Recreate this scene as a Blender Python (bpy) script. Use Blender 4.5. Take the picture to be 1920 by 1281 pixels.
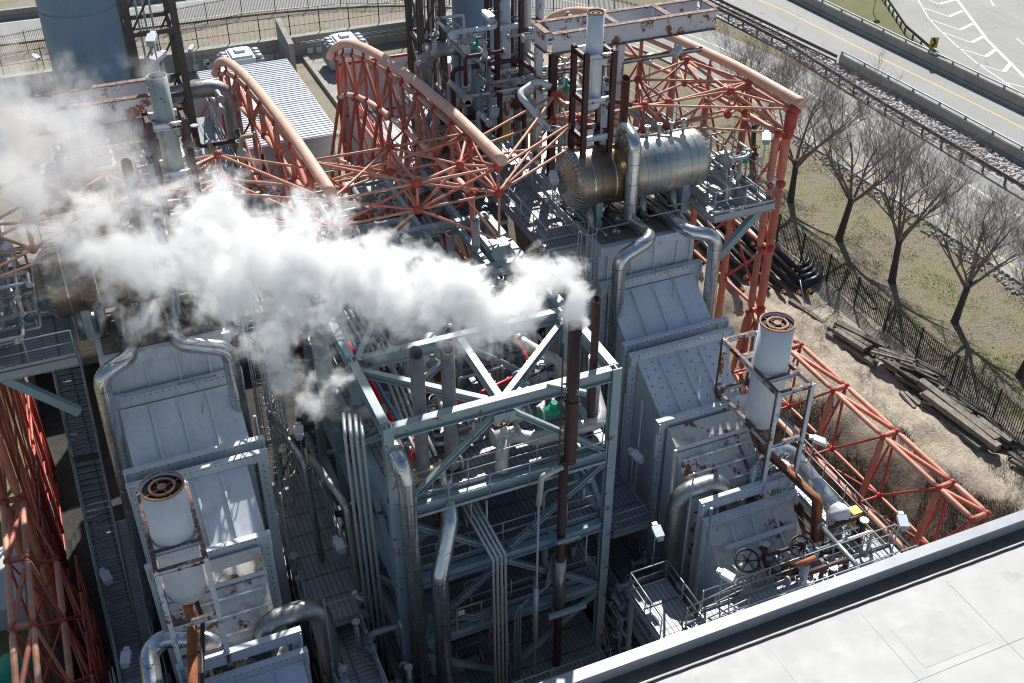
import bpy, math, random
from mathutils import Vector as V, Matrix
import bmesh
R=math.radians
scn=bpy.context.scene
for o in list(bpy.data.objects): bpy.data.objects.remove(o)
COL=scn.collection
# ---------------------------------------------------------------- camera
H=32.0; F=2060.0; PIT=R(35.3); AZ=R(23.1)
cd=bpy.data.cameras.new('camera'); cam=bpy.data.objects.new('camera',cd); COL.objects.link(cam)
cam.location=(0,0,H); cam.rotation_euler=(math.pi/2-PIT,0,-AZ)
cd.sensor_width=36; cd.lens=36*F/1920; cd.clip_end=2000; cd.clip_start=.5
scn.camera=cam
# ---------------------------------------------------------------- light
SUN_AZ=R(30); SUN_EL=R(43)
w=bpy.data.worlds.new('World'); scn.world=w; w.use_nodes=True
nt=w.node_tree; bg=nt.nodes['Background']
sky=nt.nodes.new('ShaderNodeTexSky'); sky.sky_type='NISHITA'; sky.sun_disc=False
sky.sun_elevation=SUN_EL; sky.sun_rotation=SUN_AZ; sky.air_density=1.1; sky.dust_density=.6; sky.ozone_density=1.3
nt.links.new(sky.outputs[0],bg.inputs[0]); bg.inputs[1].default_value=.07
sd=bpy.data.lights.new('sun','SUN'); sd.energy=5.0; sd.angle=R(.5); sd.color=(1,.96,.89)
sun=bpy.data.objects.new('sun',sd); COL.objects.link(sun)
SD=V((math.sin(SUN_AZ)*math.cos(SUN_EL),math.cos(SUN_AZ)*math.cos(SUN_EL),math.sin(SUN_EL)))
sun.rotation_euler=SD.to_track_quat('Z','Y').to_euler(); sun.location=(60,100,90)
vs=scn.view_settings; vs.view_transform='Standard'; vs.look='None'; vs.exposure=0.45; vs.gamma=1
scn.cycles.filter_width=1.1; scn.cycles.volume_bounces=10; scn.cycles.volume_max_steps=256
try: scn.cycles.volume_step_rate=1.0
except Exception: pass
# ---------------------------------------------------------------- picture point -> place on a known plane of the plant
FW=V((math.sin(AZ)*math.cos(PIT),math.cos(AZ)*math.cos(PIT),-math.sin(PIT)))
RT=V((math.cos(AZ),-math.sin(AZ),0)); UP=RT.cross(FW); C0=V((0,0,H))
def ray(x,y): return FW*F+RT*(x-960)+UP*(640.5-y)
def P(x,y,z=0.0): d=ray(x,y); return C0+d*((z-H)/d.z)
def PX(x,y,X): d=ray(x,y); return C0+d*(X/d.x)
def PY(x,y,Y): d=ray(x,y); return C0+d*(Y/d.y)
# ---------------------------------------------------------------- mesh builder
def frame(d,up=V((0,0,1))):
    d=d.normalized()
    if abs(d.dot(up))>.999: up=V((0,1,0))
    s=d.cross(up).normalized(); u=s.cross(d).normalized()
    return d,s,u
def fillet(pts,rad,k=5):
    pts=[V(p) for p in pts]; out=[pts[0]]
    for i in range(1,len(pts)-1):
        a,b,c=pts[i-1],pts[i],pts[i+1]
        u=(a-b); v=(c-b); lu,lv=u.length,v.length; u/=lu; v/=lv
        ang=u.angle(v,math.pi)
        if ang>3.1 or ang<.15: out.append(b); continue
        t=min(rad/math.tan(ang/2),lu*.49,lv*.49); rr=t*math.tan(ang/2)
        bis=(u+v).normalized(); c0=b+bis*(rr/math.sin(ang/2))
        s=(b+u*t)-c0; e=(b+v*t)-c0; tot=s.angle(e); ax=s.cross(e).normalized()
        for j in range(k+1): out.append(c0+Matrix.Rotation(tot*j/k,3,ax)@s)
    out.append(pts[-1]); return out
class MB:
    def __init__(s): s.v=[]; s.f=[]; s.sm=[]
    def add(s,vs,fs,smooth=False):
        o=len(s.v); s.v+= [tuple(x) for x in vs]; s.f+=[tuple(i+o for i in f) for f in fs]; s.sm+=[smooth]*len(fs); return s
    def hexa(s,p): # 8 pts: 4 bottom ccw, 4 top ccw
        return s.add(p,[(3,2,1,0),(4,5,6,7),(0,1,5,4),(1,2,6,5),(2,3,7,6),(3,0,4,7)])
    def box(s,x0,x1,y0,y1,z0,z1):
        return s.hexa([(x0,y0,z0),(x1,y0,z0),(x1,y1,z0),(x0,y1,z0),(x0,y0,z1),(x1,y0,z1),(x1,y1,z1),(x0,y1,z1)])
    def bar(s,p,q,w,h,up=V((0,0,1)),off=(0,0)):
        p=V(p);q=V(q); d,sd,u=frame(q-p,V(up)); o=sd*off[0]+u*off[1]
        a=[p+o+sd*i*w/2+u*j*h/2 for i,j in((-1,-1),(1,-1),(1,1),(-1,1))]
        b=[q+o+sd*i*w/2+u*j*h/2 for i,j in((-1,-1),(1,-1),(1,1),(-1,1))]
        return s.add(a+b,[(0,1,2,3),(7,6,5,4),(4,5,1,0),(5,6,2,1),(6,7,3,2),(7,4,0,3)])
    def ibeam(s,p,q,w,h,t=.035,up=V((0,0,1))):
        s.bar(p,q,w,t,up,(0,h/2-t/2)); s.bar(p,q,w,t,up,(0,-h/2+t/2)); s.bar(p,q,t,h-2*t,up); return s
    def chan(s,p,q,w,h,t=.03): return s.ibeam(p,q,w,h,t)
    def tube(s,pts,r,n=10,caps=True,smooth=True):
        pts=[V(p) for p in pts]; m=len(pts); rr=r if isinstance(r,(list,tuple)) else [r]*m
        T=[(pts[min(i+1,m-1)]-pts[max(i-1,0)]).normalized() for i in range(m)]
        d,a,b=frame(T[0]); vs=[]
        for i in range(m):
            if i: 
                q=T[i-1].rotation_difference(T[i]); a=q@a; b=q@b
            for k in range(n):
                an=2*math.pi*k/n; vs.append(pts[i]+(a*math.cos(an)+b*math.sin(an))*rr[i])
        fs=[(i*n+k,i*n+(k+1)%n,(i+1)*n+(k+1)%n,(i+1)*n+k) for i in range(m-1) for k in range(n)]
        s.add(vs,fs,smooth)
        if caps:
            o=len(s.v)-m*n; s.f+=[tuple(o+k for k in range(n-1,-1,-1)),tuple(o+(m-1)*n+k for k in range(n))]; s.sm+=[False,False]
        return s
    def ring(s,c,ax,r0,r1,th,n=24): # annular disc with thickness
        c=V(c); d,a,b=frame(V(ax)); vs=[]
        for r,z in((r0,0),(r1,0),(r1,th),(r0,th)):
            for k in range(n):
                an=2*math.pi*k/n; vs.append(c+d*z+(a*math.cos(an)+b*math.sin(an))*r)
        fs=[(j*n+k,j*n+(k+1)%n,((j+1)%4)*n+(k+1)%n,((j+1)%4)*n+k) for j in range(4) for k in range(n)]
        return s.add(vs,fs,False)
    def lathe(s,c,ax,prof,n=24,smooth=True): # prof: (r,z) along axis
        c=V(c); d,a,b=frame(V(ax)); vs=[]; m=len(prof)
        for r,z in prof:
            for k in range(n):
                an=2*math.pi*k/n; vs.append(c+d*z+(a*math.cos(an)+b*math.sin(an))*max(r,1e-4))
        return s.add(vs,[(j*n+k,j*n+(k+1)%n,(j+1)*n+(k+1)%n,(j+1)*n+k) for j in range(m-1) for k in range(n)],smooth)
    def ball(s,c,r,n=10):
        k=n//2+1; return s.lathe(c,(0,0,1),[(r*math.sin(math.pi*i/k),-r*math.cos(math.pi*i/k)) for i in range(k+1)],n)
    def torus(s,c,ax,R_,r,n=20):
        c=V(c); d,a,b=frame(V(ax)); return s.tube([c+(a*math.cos(2*math.pi*i/n)+b*math.sin(2*math.pi*i/n))*R_ for i in range(n+1)],r,5,False)
    def rail(s,pts,h=1.07,sp=1.4,r=.028,close=False):
        pts=[V(p) for p in pts]; u=V((0,0,1))
        s.tube([p+u*h for p in pts],r,5); s.tube([p+u*h*.55 for p in pts],r*.85,5)
        for a,b in zip(pts,pts[1:]):
            k=max(1,round((b-a).length/sp))
            for i in range(k+1): q=a.lerp(b,i/k); s.tube([q,q+u*h],r*.95,5)
            s.bar(a+u*.07,b+u*.07,.012,.12)
        return s
    def build(s,name,mat,parent=None,kind=None):
        me=bpy.data.meshes.new(name); L=V((0,0,0))
        if parent is not None:
            q=parent
            while q: L=L+q.location; q=q.parent
        me.from_pydata([(x-L.x,y-L.y,z-L.z) for x,y,z in s.v],[],s.f)
        me.polygons.foreach_set('use_smooth',s.sm); me.materials.append(mat); me.update()
        o=bpy.data.objects.new(name,me); COL.objects.link(o); o.parent=parent
        if kind: o['kind']=kind
        return o
def tag(o,label=None,cat=None,group=None,kind=None):
    if label: o['label']=label
    if cat: o['category']=cat
    if group: o['group']=group
    if kind: o['kind']=kind
    return o
def thing(name,label,cat,loc=(0,0,0),group=None):
    o=bpy.data.objects.new(name,None); COL.objects.link(o); o.location=loc; o.empty_display_size=.3
    return tag(o,label,cat,group)
def single(m,name,mat,label,cat,group=None,kind=None,loc=None):
    me_loc=loc or (m.v[0] if m.v else (0,0,0))
    e=type('E',(),{})
    o=m.build(name,mat)
    if kind!='structure' :
        me=o.data; L=V(me_loc); me.transform(Matrix.Translation(-L)); o.location=L
    return tag(o,label,cat,group,kind)
def copy_tree(o,parent=None,mirror=False):
    c=o.copy(); COL.objects.link(c); c.parent=parent
    for ch in o.children: copy_tree(ch,c)
    return c
# ---------------------------------------------------------------- materials
def newmat(name):
    m=bpy.data.materials.new(name); m.use_nodes=True; return m,m.node_tree,m.node_tree.nodes['Principled BSDF']
def N(t,k,**kw):
    n=t.nodes.new(k)
    for a,b in kw.items():
        if a in n.inputs.keys(): n.inputs[a].default_value=b
        else: setattr(n,a,b)
    return n
def c4(c): return (c[0],c[1],c[2],1)
def ramp(t,src,a,b,ca=(0,0,0),cb=(1,1,1)):
    r=t.nodes.new('ShaderNodeValToRGB'); r.color_ramp.elements[0].position=a; r.color_ramp.elements[1].position=b
    r.color_ramp.elements[0].color=c4(ca); r.color_ramp.elements[1].color=c4(cb); t.links.new(src,r.inputs[0]); return r.outputs[0]
def mix(t,f,a,b,mode='MIX'):
    m=t.nodes.new('ShaderNodeMix'); m.data_type='RGBA'; m.blend_type=mode
    if isinstance(f,(int,float)): m.inputs[0].default_value=f
    else: t.links.new(f,m.inputs[0])
    for i,x in((6,a),(7,b)):
        if isinstance(x,tuple): m.inputs[i].default_value=c4(x)
        else: t.links.new(x,m.inputs[i])
    return m.outputs[2]
def tc(t,scale=(1,1,1),world=False):
    mp=t.nodes.new('ShaderNodeMapping'); mp.inputs['Scale'].default_value=scale
    if world: g=t.nodes.new('ShaderNodeNewGeometry'); t.links.new(g.outputs['Position'],mp.inputs[0])
    else: g=t.nodes.new('ShaderNodeTexCoord'); t.links.new(g.outputs['Object'],mp.inputs[0])
    return mp.outputs[0]
def noise(t,scale,detail=5,rough=.6,vec=None,world=False,sc=(1,1,1)):
    n=t.nodes.new('ShaderNodeTexNoise'); n.inputs['Scale'].default_value=scale; n.inputs['Detail'].default_value=detail; n.inputs['Roughness'].default_value=rough
    t.links.new(vec if vec else tc(t,sc,world),n.inputs['Vector']); return n.outputs['Fac']
def bump(t,b,src,dist,strength=.5):
    n=t.nodes.new('ShaderNodeBump'); n.inputs['Strength'].default_value=strength; n.inputs['Distance'].default_value=dist
    t.links.new(src,n.inputs['Height']); t.links.new(n.outputs[0],b.inputs['Normal'])
def paint(name,c1,c2=None,scale=1.5,rough=.5,metal=0.,rust=0,streak=0,rustc=(.13,.045,.02),bmp=.004,rscale=1.6,dirt=None,world=False,stains=0):
    m,t,b=newmat(name); c2=c2 or tuple(x*.78 for x in c1)
    col=mix(t,ramp(t,noise(t,scale,6,.65,world=world),.35,.7),c1,c2)
    if streak:
        s=ramp(t,noise(t,3.,4,.6,sc=(2.2,2.2,.25),world=world),.52,.75)
        f=t.nodes.new('ShaderNodeMath'); f.operation='MULTIPLY'; f.inputs[1].default_value=streak; t.links.new(s,f.inputs[0])
        col=mix(t,f.outputs[0],col,dirt or tuple(x*.5 for x in c1))
    if stains:
        col=mix(t,ramp(t,noise(t,.9,5,.7,world=world),.55,.68),col,(.36,.27,.17)) if stains>1 else mix(t,ramp(t,noise(t,.8,4,.7,world=world),.6,.85),col,tuple(x*.6 for x in c1))
    if rust:
        rr=noise(t,rscale,9,.72,world=world); th=.72-rust*.34
        col=mix(t,ramp(t,rr,th,th+.03),col,mix(t,ramp(t,noise(t,9,4),.4,.6),rustc,tuple(x*2.2 for x in rustc)))
    t.links.new(col,b.inputs['Base Color']); b.inputs['Roughness'].default_value=rough; b.inputs['Metallic'].default_value=metal
    rn=ramp(t,noise(t,scale*3,4,world=world),.3,.8,(rough*.75,)*3,(min(1,rough*1.25),)*3); t.links.new(rn,b.inputs['Roughness'])
    if bmp: bump(t,b,noise(t,scale*5,4,world=world),bmp)
    return m
M={}
M['orange']=paint('orange_paint',(.58,.22,.14),(.48,.12,.08),2.5,.6,streak=.4,dirt=(.32,.12,.08),stains=1)
M['red']=paint('red_paint',(.47,.06,.04),(.38,.05,.035),3.,.5)
M['peach']=paint('faded_orange',(.64,.33,.22),(.54,.22,.14),2.5,.6,streak=.35,dirt=(.34,.15,.1),stains=1)
M['cream']=paint('salmon_tube',(.70,.45,.345),(.62,.36,.26),1.2,.6,streak=.3,dirt=(.45,.25,.18),stains=1)
M['steel']=paint('blue_grey_steel',(.31,.39,.42),(.25,.33,.37),1.5,.5,rust=.38,streak=.25,rscale=1.9)
M['steel_clean']=paint('blue_grey_steel_clean',(.30,.40,.44),(.24,.33,.37),1.5,.5,streak=.3)
M['panel']=paint('pale_panel',(.62,.67,.73),(.54,.60,.66),.9,.55,streak=.45,dirt=(.40,.40,.38),rust=.03,stains=1)
M['panel_rust']=paint('rusty_panel',(.62,.62,.60),(.50,.50,.46),.9,.6,streak=.7,dirt=(.44,.36,.24),rust=.46,rscale=1.1,stains=2)
M['white_rust']=paint('white_rusty',(.62,.66,.72),(.55,.60,.66),1.2,.5,rust=.52,rscale=1.2)
M['white']=paint('white_paint',(.74,.76,.80),(.66,.68,.73),.8,.5,streak=.3,dirt=(.5,.48,.45))
M['brown']=paint('brown_steel',(.075,.028,.024),(.05,.02,.02),3,.6,rust=.25,rustc=(.09,.035,.02))
M['rust']=paint('rust',(.16,.055,.028),(.09,.03,.018),3,.85)
M['ringc']=paint('outlet_ring',(.42,.24,.14),(.25,.11,.06),5,.8)
M['rust_orange']=paint('rust_orange',(.45,.15,.05),(.25,.07,.03),4,.85)
M['galv']=paint('galvanised',(.42,.45,.48),(.34,.37,.40),3,.45,.35)
M['dgalv']=paint('dark_galvanised',(.24,.27,.31),(.19,.22,.26),3,.5,.2)
M['lampw']=paint('lamp_white',(.68,.72,.78),(.6,.64,.7),5,.4)
M['black']=paint('black_plastic',(.018,.02,.024),(.012,.013,.016),2,.4)
M['dark']=paint('dark_fill',(.012,.012,.013),None,2,.8)
M['yellow']=paint('yellow_box',(.62,.42,.03),(.5,.33,.03),3,.5)
M['yellowp']=paint('pale_yellow_rail',(.6,.5,.12),None,3,.5)
M['green']=paint('green_valve',(.01,.30,.17),(.01,.24,.13),3,.4)
M['hose']=paint('red_hose',(.55,.03,.03),None,3,.4)
M['blueh']=paint('blue_hose',(.12,.28,.5),None,3,.4)
M['conc']=paint('concrete',(.34,.33,.30),(.24,.235,.22),.8,.9,streak=.6,dirt=(.14,.14,.13),world=True)
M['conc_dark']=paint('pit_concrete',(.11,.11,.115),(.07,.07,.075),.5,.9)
M['wood']=paint('old_timber',(.20,.175,.145),(.10,.085,.07),4,.9,streak=.5,dirt=(.1,.08,.06))
def tone(m,lo=.65,hi=1.25):
    t=m.node_tree; b=t.nodes['Principled BSDF']; src=b.inputs['Base Color'].links[0].from_socket
    oi=t.nodes.new('ShaderNodeObjectInfo'); r=t.nodes.new('ShaderNodeMapRange'); r.inputs[3].default_value=lo; r.inputs[4].default_value=hi; t.links.new(oi.outputs['Random'],r.inputs[0])
    t.links.new(mix(t,1.0,src,r.outputs[0],'MULTIPLY'),b.inputs['Base Color'])
tone(M['wood'],.55,1.5); tone(M['peach'],.85,1.12); tone(M['orange'],.82,1.15); tone(M['panel'],.95,1.04)
M['bark']=paint('bark',(.10,.088,.08),(.06,.052,.048),6,.95)
M['twig']=paint('twigs',(.25,.215,.195),(.17,.145,.13),6,.95,bmp=0)
M['ventg']=paint('vent_grey',(.21,.20,.22),(.15,.145,.16),3,.55,rust=.2,streak=.4,dirt=(.12,.08,.06))
M['cap']=paint('cap_grey',(.36,.38,.42),(.30,.32,.36),.5,.45)
M['pit_recess']=paint('gutter_brown',(.14,.125,.115),(.09,.085,.08),1,.8)
M['iron']=paint('black_iron',(.012,.012,.013),None,3,.5)
M['guard']=paint('weathered_rail',(.10,.085,.08),(.06,.05,.05),3,.7)
M['guardg']=paint('grey_guardrail',(.36,.38,.40),(.28,.30,.32),3,.5,.3)
M['insul']=paint('insulated_wrap',(.55,.55,.53),(.42,.42,.40),3,.6,.3,stains=1)
M['blue_stack']=paint('blue_stack',(.20,.33,.46),(.14,.24,.36),.6,.55,streak=.75,dirt=(.22,.31,.38))
M['membrane']=paint('roof_membrane',(.47,.47,.46),(.45,.45,.44),.35,.7,world=True,stains=1,bmp=0)
M['palegreen']=paint('pale_green_white',(.40,.45,.44),(.32,.36,.35),1.2,.5,streak=.7,dirt=(.2,.17,.13),rust=.35)
M['siding']=paint('white_siding',(.62,.62,.64),(.55,.55,.58),1,.6,streak=.2)
M['white_line']=paint('road_white',(.70,.70,.68),(.5,.5,.48),3,.8,rust=0,world=True)
M['yellow_line']=paint('road_yellow',(.70,.50,.13),(.55,.42,.18),3,.8,world=True)
M['tan']=paint('tan_wrap',(.58,.46,.25),None,3,.7)
def metal_clad(name,c1,c2,band,rough=.32,tint=None,bdir=0):
    m,t,b=newmat(name); g=tc(t)
    sx=t.nodes.new('ShaderNodeSeparateXYZ'); t.links.new(g,sx.inputs[0])
    n1=noise(t,1.2,6,.65); col=mix(t,ramp(t,n1,.3,.72),c1,c2)
    col=mix(t,ramp(t,noise(t,2.5,3,.6,sc=(1,1,.2)),.55,.8),col,tuple(x*.75 for x in c2))
    w=t.nodes.new('ShaderNodeMath'); w.operation='MULTIPLY'; w.inputs[1].default_value=1/band; t.links.new(sx.outputs[bdir],w.inputs[0])
    fr=t.nodes.new('ShaderNodeMath'); fr.operation='FRACT'; t.links.new(w.outputs[0],fr.inputs[0])
    seam=ramp(t,fr.outputs[0],0.0,.035,(.35,.35,.35),(1,1,1))
    col=mix(t,1.0,col,seam,'MULTIPLY')
    if tint:
        col=mix(t,ramp(t,noise(t,.55,3,.55,sc=(1.6,.25,.25)),.5,.62),col,tint)
    t.links.new(col,b.inputs['Base Color']); b.inputs['Metallic'].default_value=.85
    t.links.new(ramp(t,noise(t,2,5),.3,.75,(rough*.7,)*3,(rough*1.6,)*3),b.inputs['Roughness'])
    bump(t,b,seam,.012,.6); return m
M['silver']=metal_clad('silver_cladding',(.66,.68,.70),(.50,.52,.54),.9,.21,bdir=2)
M['silverx']=metal_clad('silver_cladding_x',(.62,.64,.66),(.46,.48,.50),.9,.25,bdir=0)
M['silverd']=metal_clad('dull_cladding',(.42,.43,.43),(.30,.31,.31),.9,.42,bdir=2)
M['drum']=metal_clad('drum_cladding',(.62,.61,.57),(.46,.46,.44),1.05,.3,None,0)
# drum with heat-tinted band in local x
def drum_mat():
    m=M['drum']; t=m.node_tree; b=t.nodes['Principled BSDF']
    src=b.inputs['Base Color'].links[0].from_socket
    g=tc(t); sx=t.nodes.new('ShaderNodeSeparateXYZ'); t.links.new(g,sx.inputs[0])
    ad=t.nodes.new('ShaderNodeMath'); ad.operation='MULTIPLY_ADD'; ad.inputs[1].default_value=.6; 
    t.links.new(noise(t,1.2,5),ad.inputs[0]); t.links.new(sx.outputs[0],ad.inputs[2])
    r=t.nodes.new('ShaderNodeValToRGB'); e=r.color_ramp.elements
    mr=t.nodes.new('ShaderNodeMapRange'); mr.inputs[1].default_value=-3.5; mr.inputs[2].default_value=3.8; t.links.new(ad.outputs[0],mr.inputs[0]); t.links.new(mr.outputs[0],r.inputs[0])
    e[0].position=0; e[0].color=(.75,.68,.62,1); e[1].position=1; e[1].color=(1,1,1,1)
    for p,c in((.2,(.5,.38,.3,1)),(.3,(.26,.17,.13,1)),(.36,(.5,.33,.16,1)),(.40,(.26,.15,.09,1)),(.43,(.6,.44,.22,1)),(.5,(.85,.82,.74,1)),(.62,(.62,.72,.8,1)),(.72,(.95,.95,.9,1))):
        q=e.new(p); q.color=c
    t.links.new(mix(t,1.0,src,r.outputs[0],'MULTIPLY'),b.inputs['Base Color']); b.inputs['Metallic'].default_value=.6
drum_mat()
def grating(name,c1,c2,per,ax=0):
    m,t,b=newmat(name); g=tc(t,(1,1,1),True); sx=t.nodes.new('ShaderNodeSeparateXYZ'); t.links.new(g,sx.inputs[0])
    def st(ax,per,w):
        a=t.nodes.new('ShaderNodeMath'); a.operation='MULTIPLY'; a.inputs[1].default_value=1/per; t.links.new(sx.outputs[ax],a.inputs[0])
        f=t.nodes.new('ShaderNodeMath'); f.operation='FRACT'; t.links.new(a.outputs[0],f.inputs[0]); return ramp(t,f.outputs[0],w,w+.08)
    s=st(ax,per,.12); s2=st(1-ax,1.2,.03)
    col=mix(t,s,c2,mix(t,ramp(t,noise(t,1.2,5,world=True),.35,.7),c1,tuple(x*.75 for x in c1)))
    col=mix(t,s2,c2,col); t.links.new(col,b.inputs['Base Color']); b.inputs['Roughness'].default_value=.5; b.inputs['Metallic'].default_value=.2
    bump(t,b,s,.02,.6); return m
M['grate']=grating('grating',(.30,.32,.35),(.10,.11,.12),.2,0)
M['grate2']=grating('grating_cross',(.29,.31,.34),(.10,.105,.11),.2,1)
M['corr']=grating('corrugated_roof',(.74,.75,.77),(.30,.31,.34),.42,1)
def asphalt(name,c):
    m,t,b=newmat(name)
    col=mix(t,ramp(t,noise(t,.25,6,.65,world=True),.3,.75),c,tuple(x*.72 for x in c))
    col=mix(t,ramp(t,noise(t,.5,3,.5,world=True,sc=(3,.12,1)),.5,.75),col,tuple(x*1.18 for x in c))
    col=mix(t,ramp(t,noise(t,30,2,world=True),.35,.65),col,tuple(x*.8 for x in c))
    vo=t.nodes.new('ShaderNodeTexVoronoi'); vo.feature='DISTANCE_TO_EDGE'; vo.inputs['Scale'].default_value=.12
    wv=t.nodes.new('ShaderNodeVectorMath'); wv.operation='ADD'; g=tc(t,(1,1,1),True); t.links.new(g,wv.inputs[0])
    nn=t.nodes.new('ShaderNodeTexNoise'); nn.inputs['Scale'].default_value=.5; nn.inputs['Detail'].default_value=5; t.links.new(g,nn.inputs['Vector'])
    sc=t.nodes.new('ShaderNodeVectorMath'); sc.operation='SCALE'; sc.inputs['Scale'].default_value=5; t.links.new(nn.outputs['Color'],sc.inputs[0]); t.links.new(sc.outputs[0],wv.inputs[1])
    t.links.new(wv.outputs[0],vo.inputs['Vector'])
    col=mix(t,ramp(t,vo.outputs['Distance'],.0006,.003,(.6,.6,.6),(0,0,0)),col,(.06,.06,.06))
    t.links.new(col,b.inputs['Base Color']); b.inputs['Roughness'].default_value=.85; bump(t,b,noise(t,40,2,world=True),.01); return m
M['asph']=asphalt('asphalt',(.35,.35,.34))
M['asph2']=asphalt('asphalt_dark',(.31,.31,.305))
def ground_mat():
    m,t,b=newmat('ground_mix'); g=tc(t,(1,1,1),True); sx=t.nodes.new('ShaderNodeSeparateXYZ'); t.links.new(g,sx.inputs[0])
    big=noise(t,.35,5,.6,world=True); mid=noise(t,1.6,7,.7,world=True); fine=noise(t,9,5,.75,world=True)
    def xm(ax,a,bb,amp):
        q=t.nodes.new('ShaderNodeMath'); q.operation='MULTIPLY_ADD'; q.inputs[1].default_value=amp; t.links.new(mid,q.inputs[0]); t.links.new(sx.outputs[ax],q.inputs[2])
        r=t.nodes.new('ShaderNodeMapRange'); r.inputs[1].default_value=a; r.inputs[2].default_value=bb; t.links.new(q.outputs[0],r.inputs[0]); return r.outputs[0]
    sand=mix(t,ramp(t,mid,.4,.62),(.50,.44,.345),(.35,.295,.23)); sand=mix(t,ramp(t,fine,.5,.66),sand,(.22,.185,.15)); sand=mix(t,ramp(t,noise(t,1.5,5,.65,world=True,sc=(2.2,.3,1)),.55,.68),sand,(.25,.21,.165))
    grass=mix(t,ramp(t,big,.42,.6),(.27,.22,.17),(.25,.235,.11)); grass=mix(t,ramp(t,mid,.52,.62),grass,(.10,.15,.03)); grass=mix(t,ramp(t,fine,.44,.6),grass,(.13,.105,.08))
    gravel=mix(t,ramp(t,mid,.35,.65),(.36,.31,.24),(.27,.235,.185)); gravel=mix(t,ramp(t,fine,.45,.6),gravel,(.2,.175,.14))
    gravel=mix(t,ramp(t,big,.55,.68),gravel,(.17,.17,.07))
    brush=mix(t,ramp(t,fine,.4,.6),(.15,.12,.09),(.05,.04,.033)); brush=mix(t,ramp(t,mid,.45,.7),brush,(.2,.165,.125))
    lawn=mix(t,ramp(t,mid,.35,.65),(.14,.16,.05),(.2,.18,.09))
    col=mix(t,xm(0,36.2,37.4,1.0),sand,grass)                     # sand -> verge
    # brush bank on the pit slope
    dq=t.nodes.new('ShaderNodeMath'); dq.operation='MULTIPLY_ADD'; dq.inputs[1].default_value=.36; t.links.new(sx.outputs[1],dq.inputs[0]); t.links.new(sx.outputs[0],dq.inputs[2])
    dn=t.nodes.new('ShaderNodeMath'); dn.operation='MULTIPLY_ADD'; dn.inputs[1].default_value=2.6; t.links.new(mid,dn.inputs[0]); t.links.new(dq.outputs[0],dn.inputs[2])
    dr=t.nodes.new('ShaderNodeMapRange'); dr.inputs[1].default_value=40.9; dr.inputs[2].default_value=42.3; t.links.new(dn.outputs[0],dr.inputs[0])
    col=mix(t,dr.outputs[0],brush,col)
    col=mix(t,xm(0,22,24,.5),gravel,col)
    bk=xm(1,56,60,1.0); m2=t.nodes.new('ShaderNodeMath'); m2.operation='MULTIPLY'; t.links.new(bk,m2.inputs[0]); t.links.new(xm(0,33,31,-1.0),m2.inputs[1]); col=mix(t,m2.outputs[0],col,gravel)
    lz=t.nodes.new('ShaderNodeMath'); lz.operation='MULTIPLY'; t.links.new(xm(0,-5.6,-6.4,-.3),lz.inputs[0]); t.links.new(xm(1,66,62,-1.0),lz.inputs[1]); col=mix(t,lz.outputs[0],col,lawn)
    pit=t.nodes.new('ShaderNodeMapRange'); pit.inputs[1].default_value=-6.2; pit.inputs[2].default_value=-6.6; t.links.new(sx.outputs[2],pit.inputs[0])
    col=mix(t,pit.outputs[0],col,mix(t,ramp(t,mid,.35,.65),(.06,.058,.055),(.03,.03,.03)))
    t.links.new(col,b.inputs['Base Color']); b.inputs['Roughness'].default_value=.95
    bump(t,b,fine,.08,.8); return m
M['ground']=ground_mat()
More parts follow.
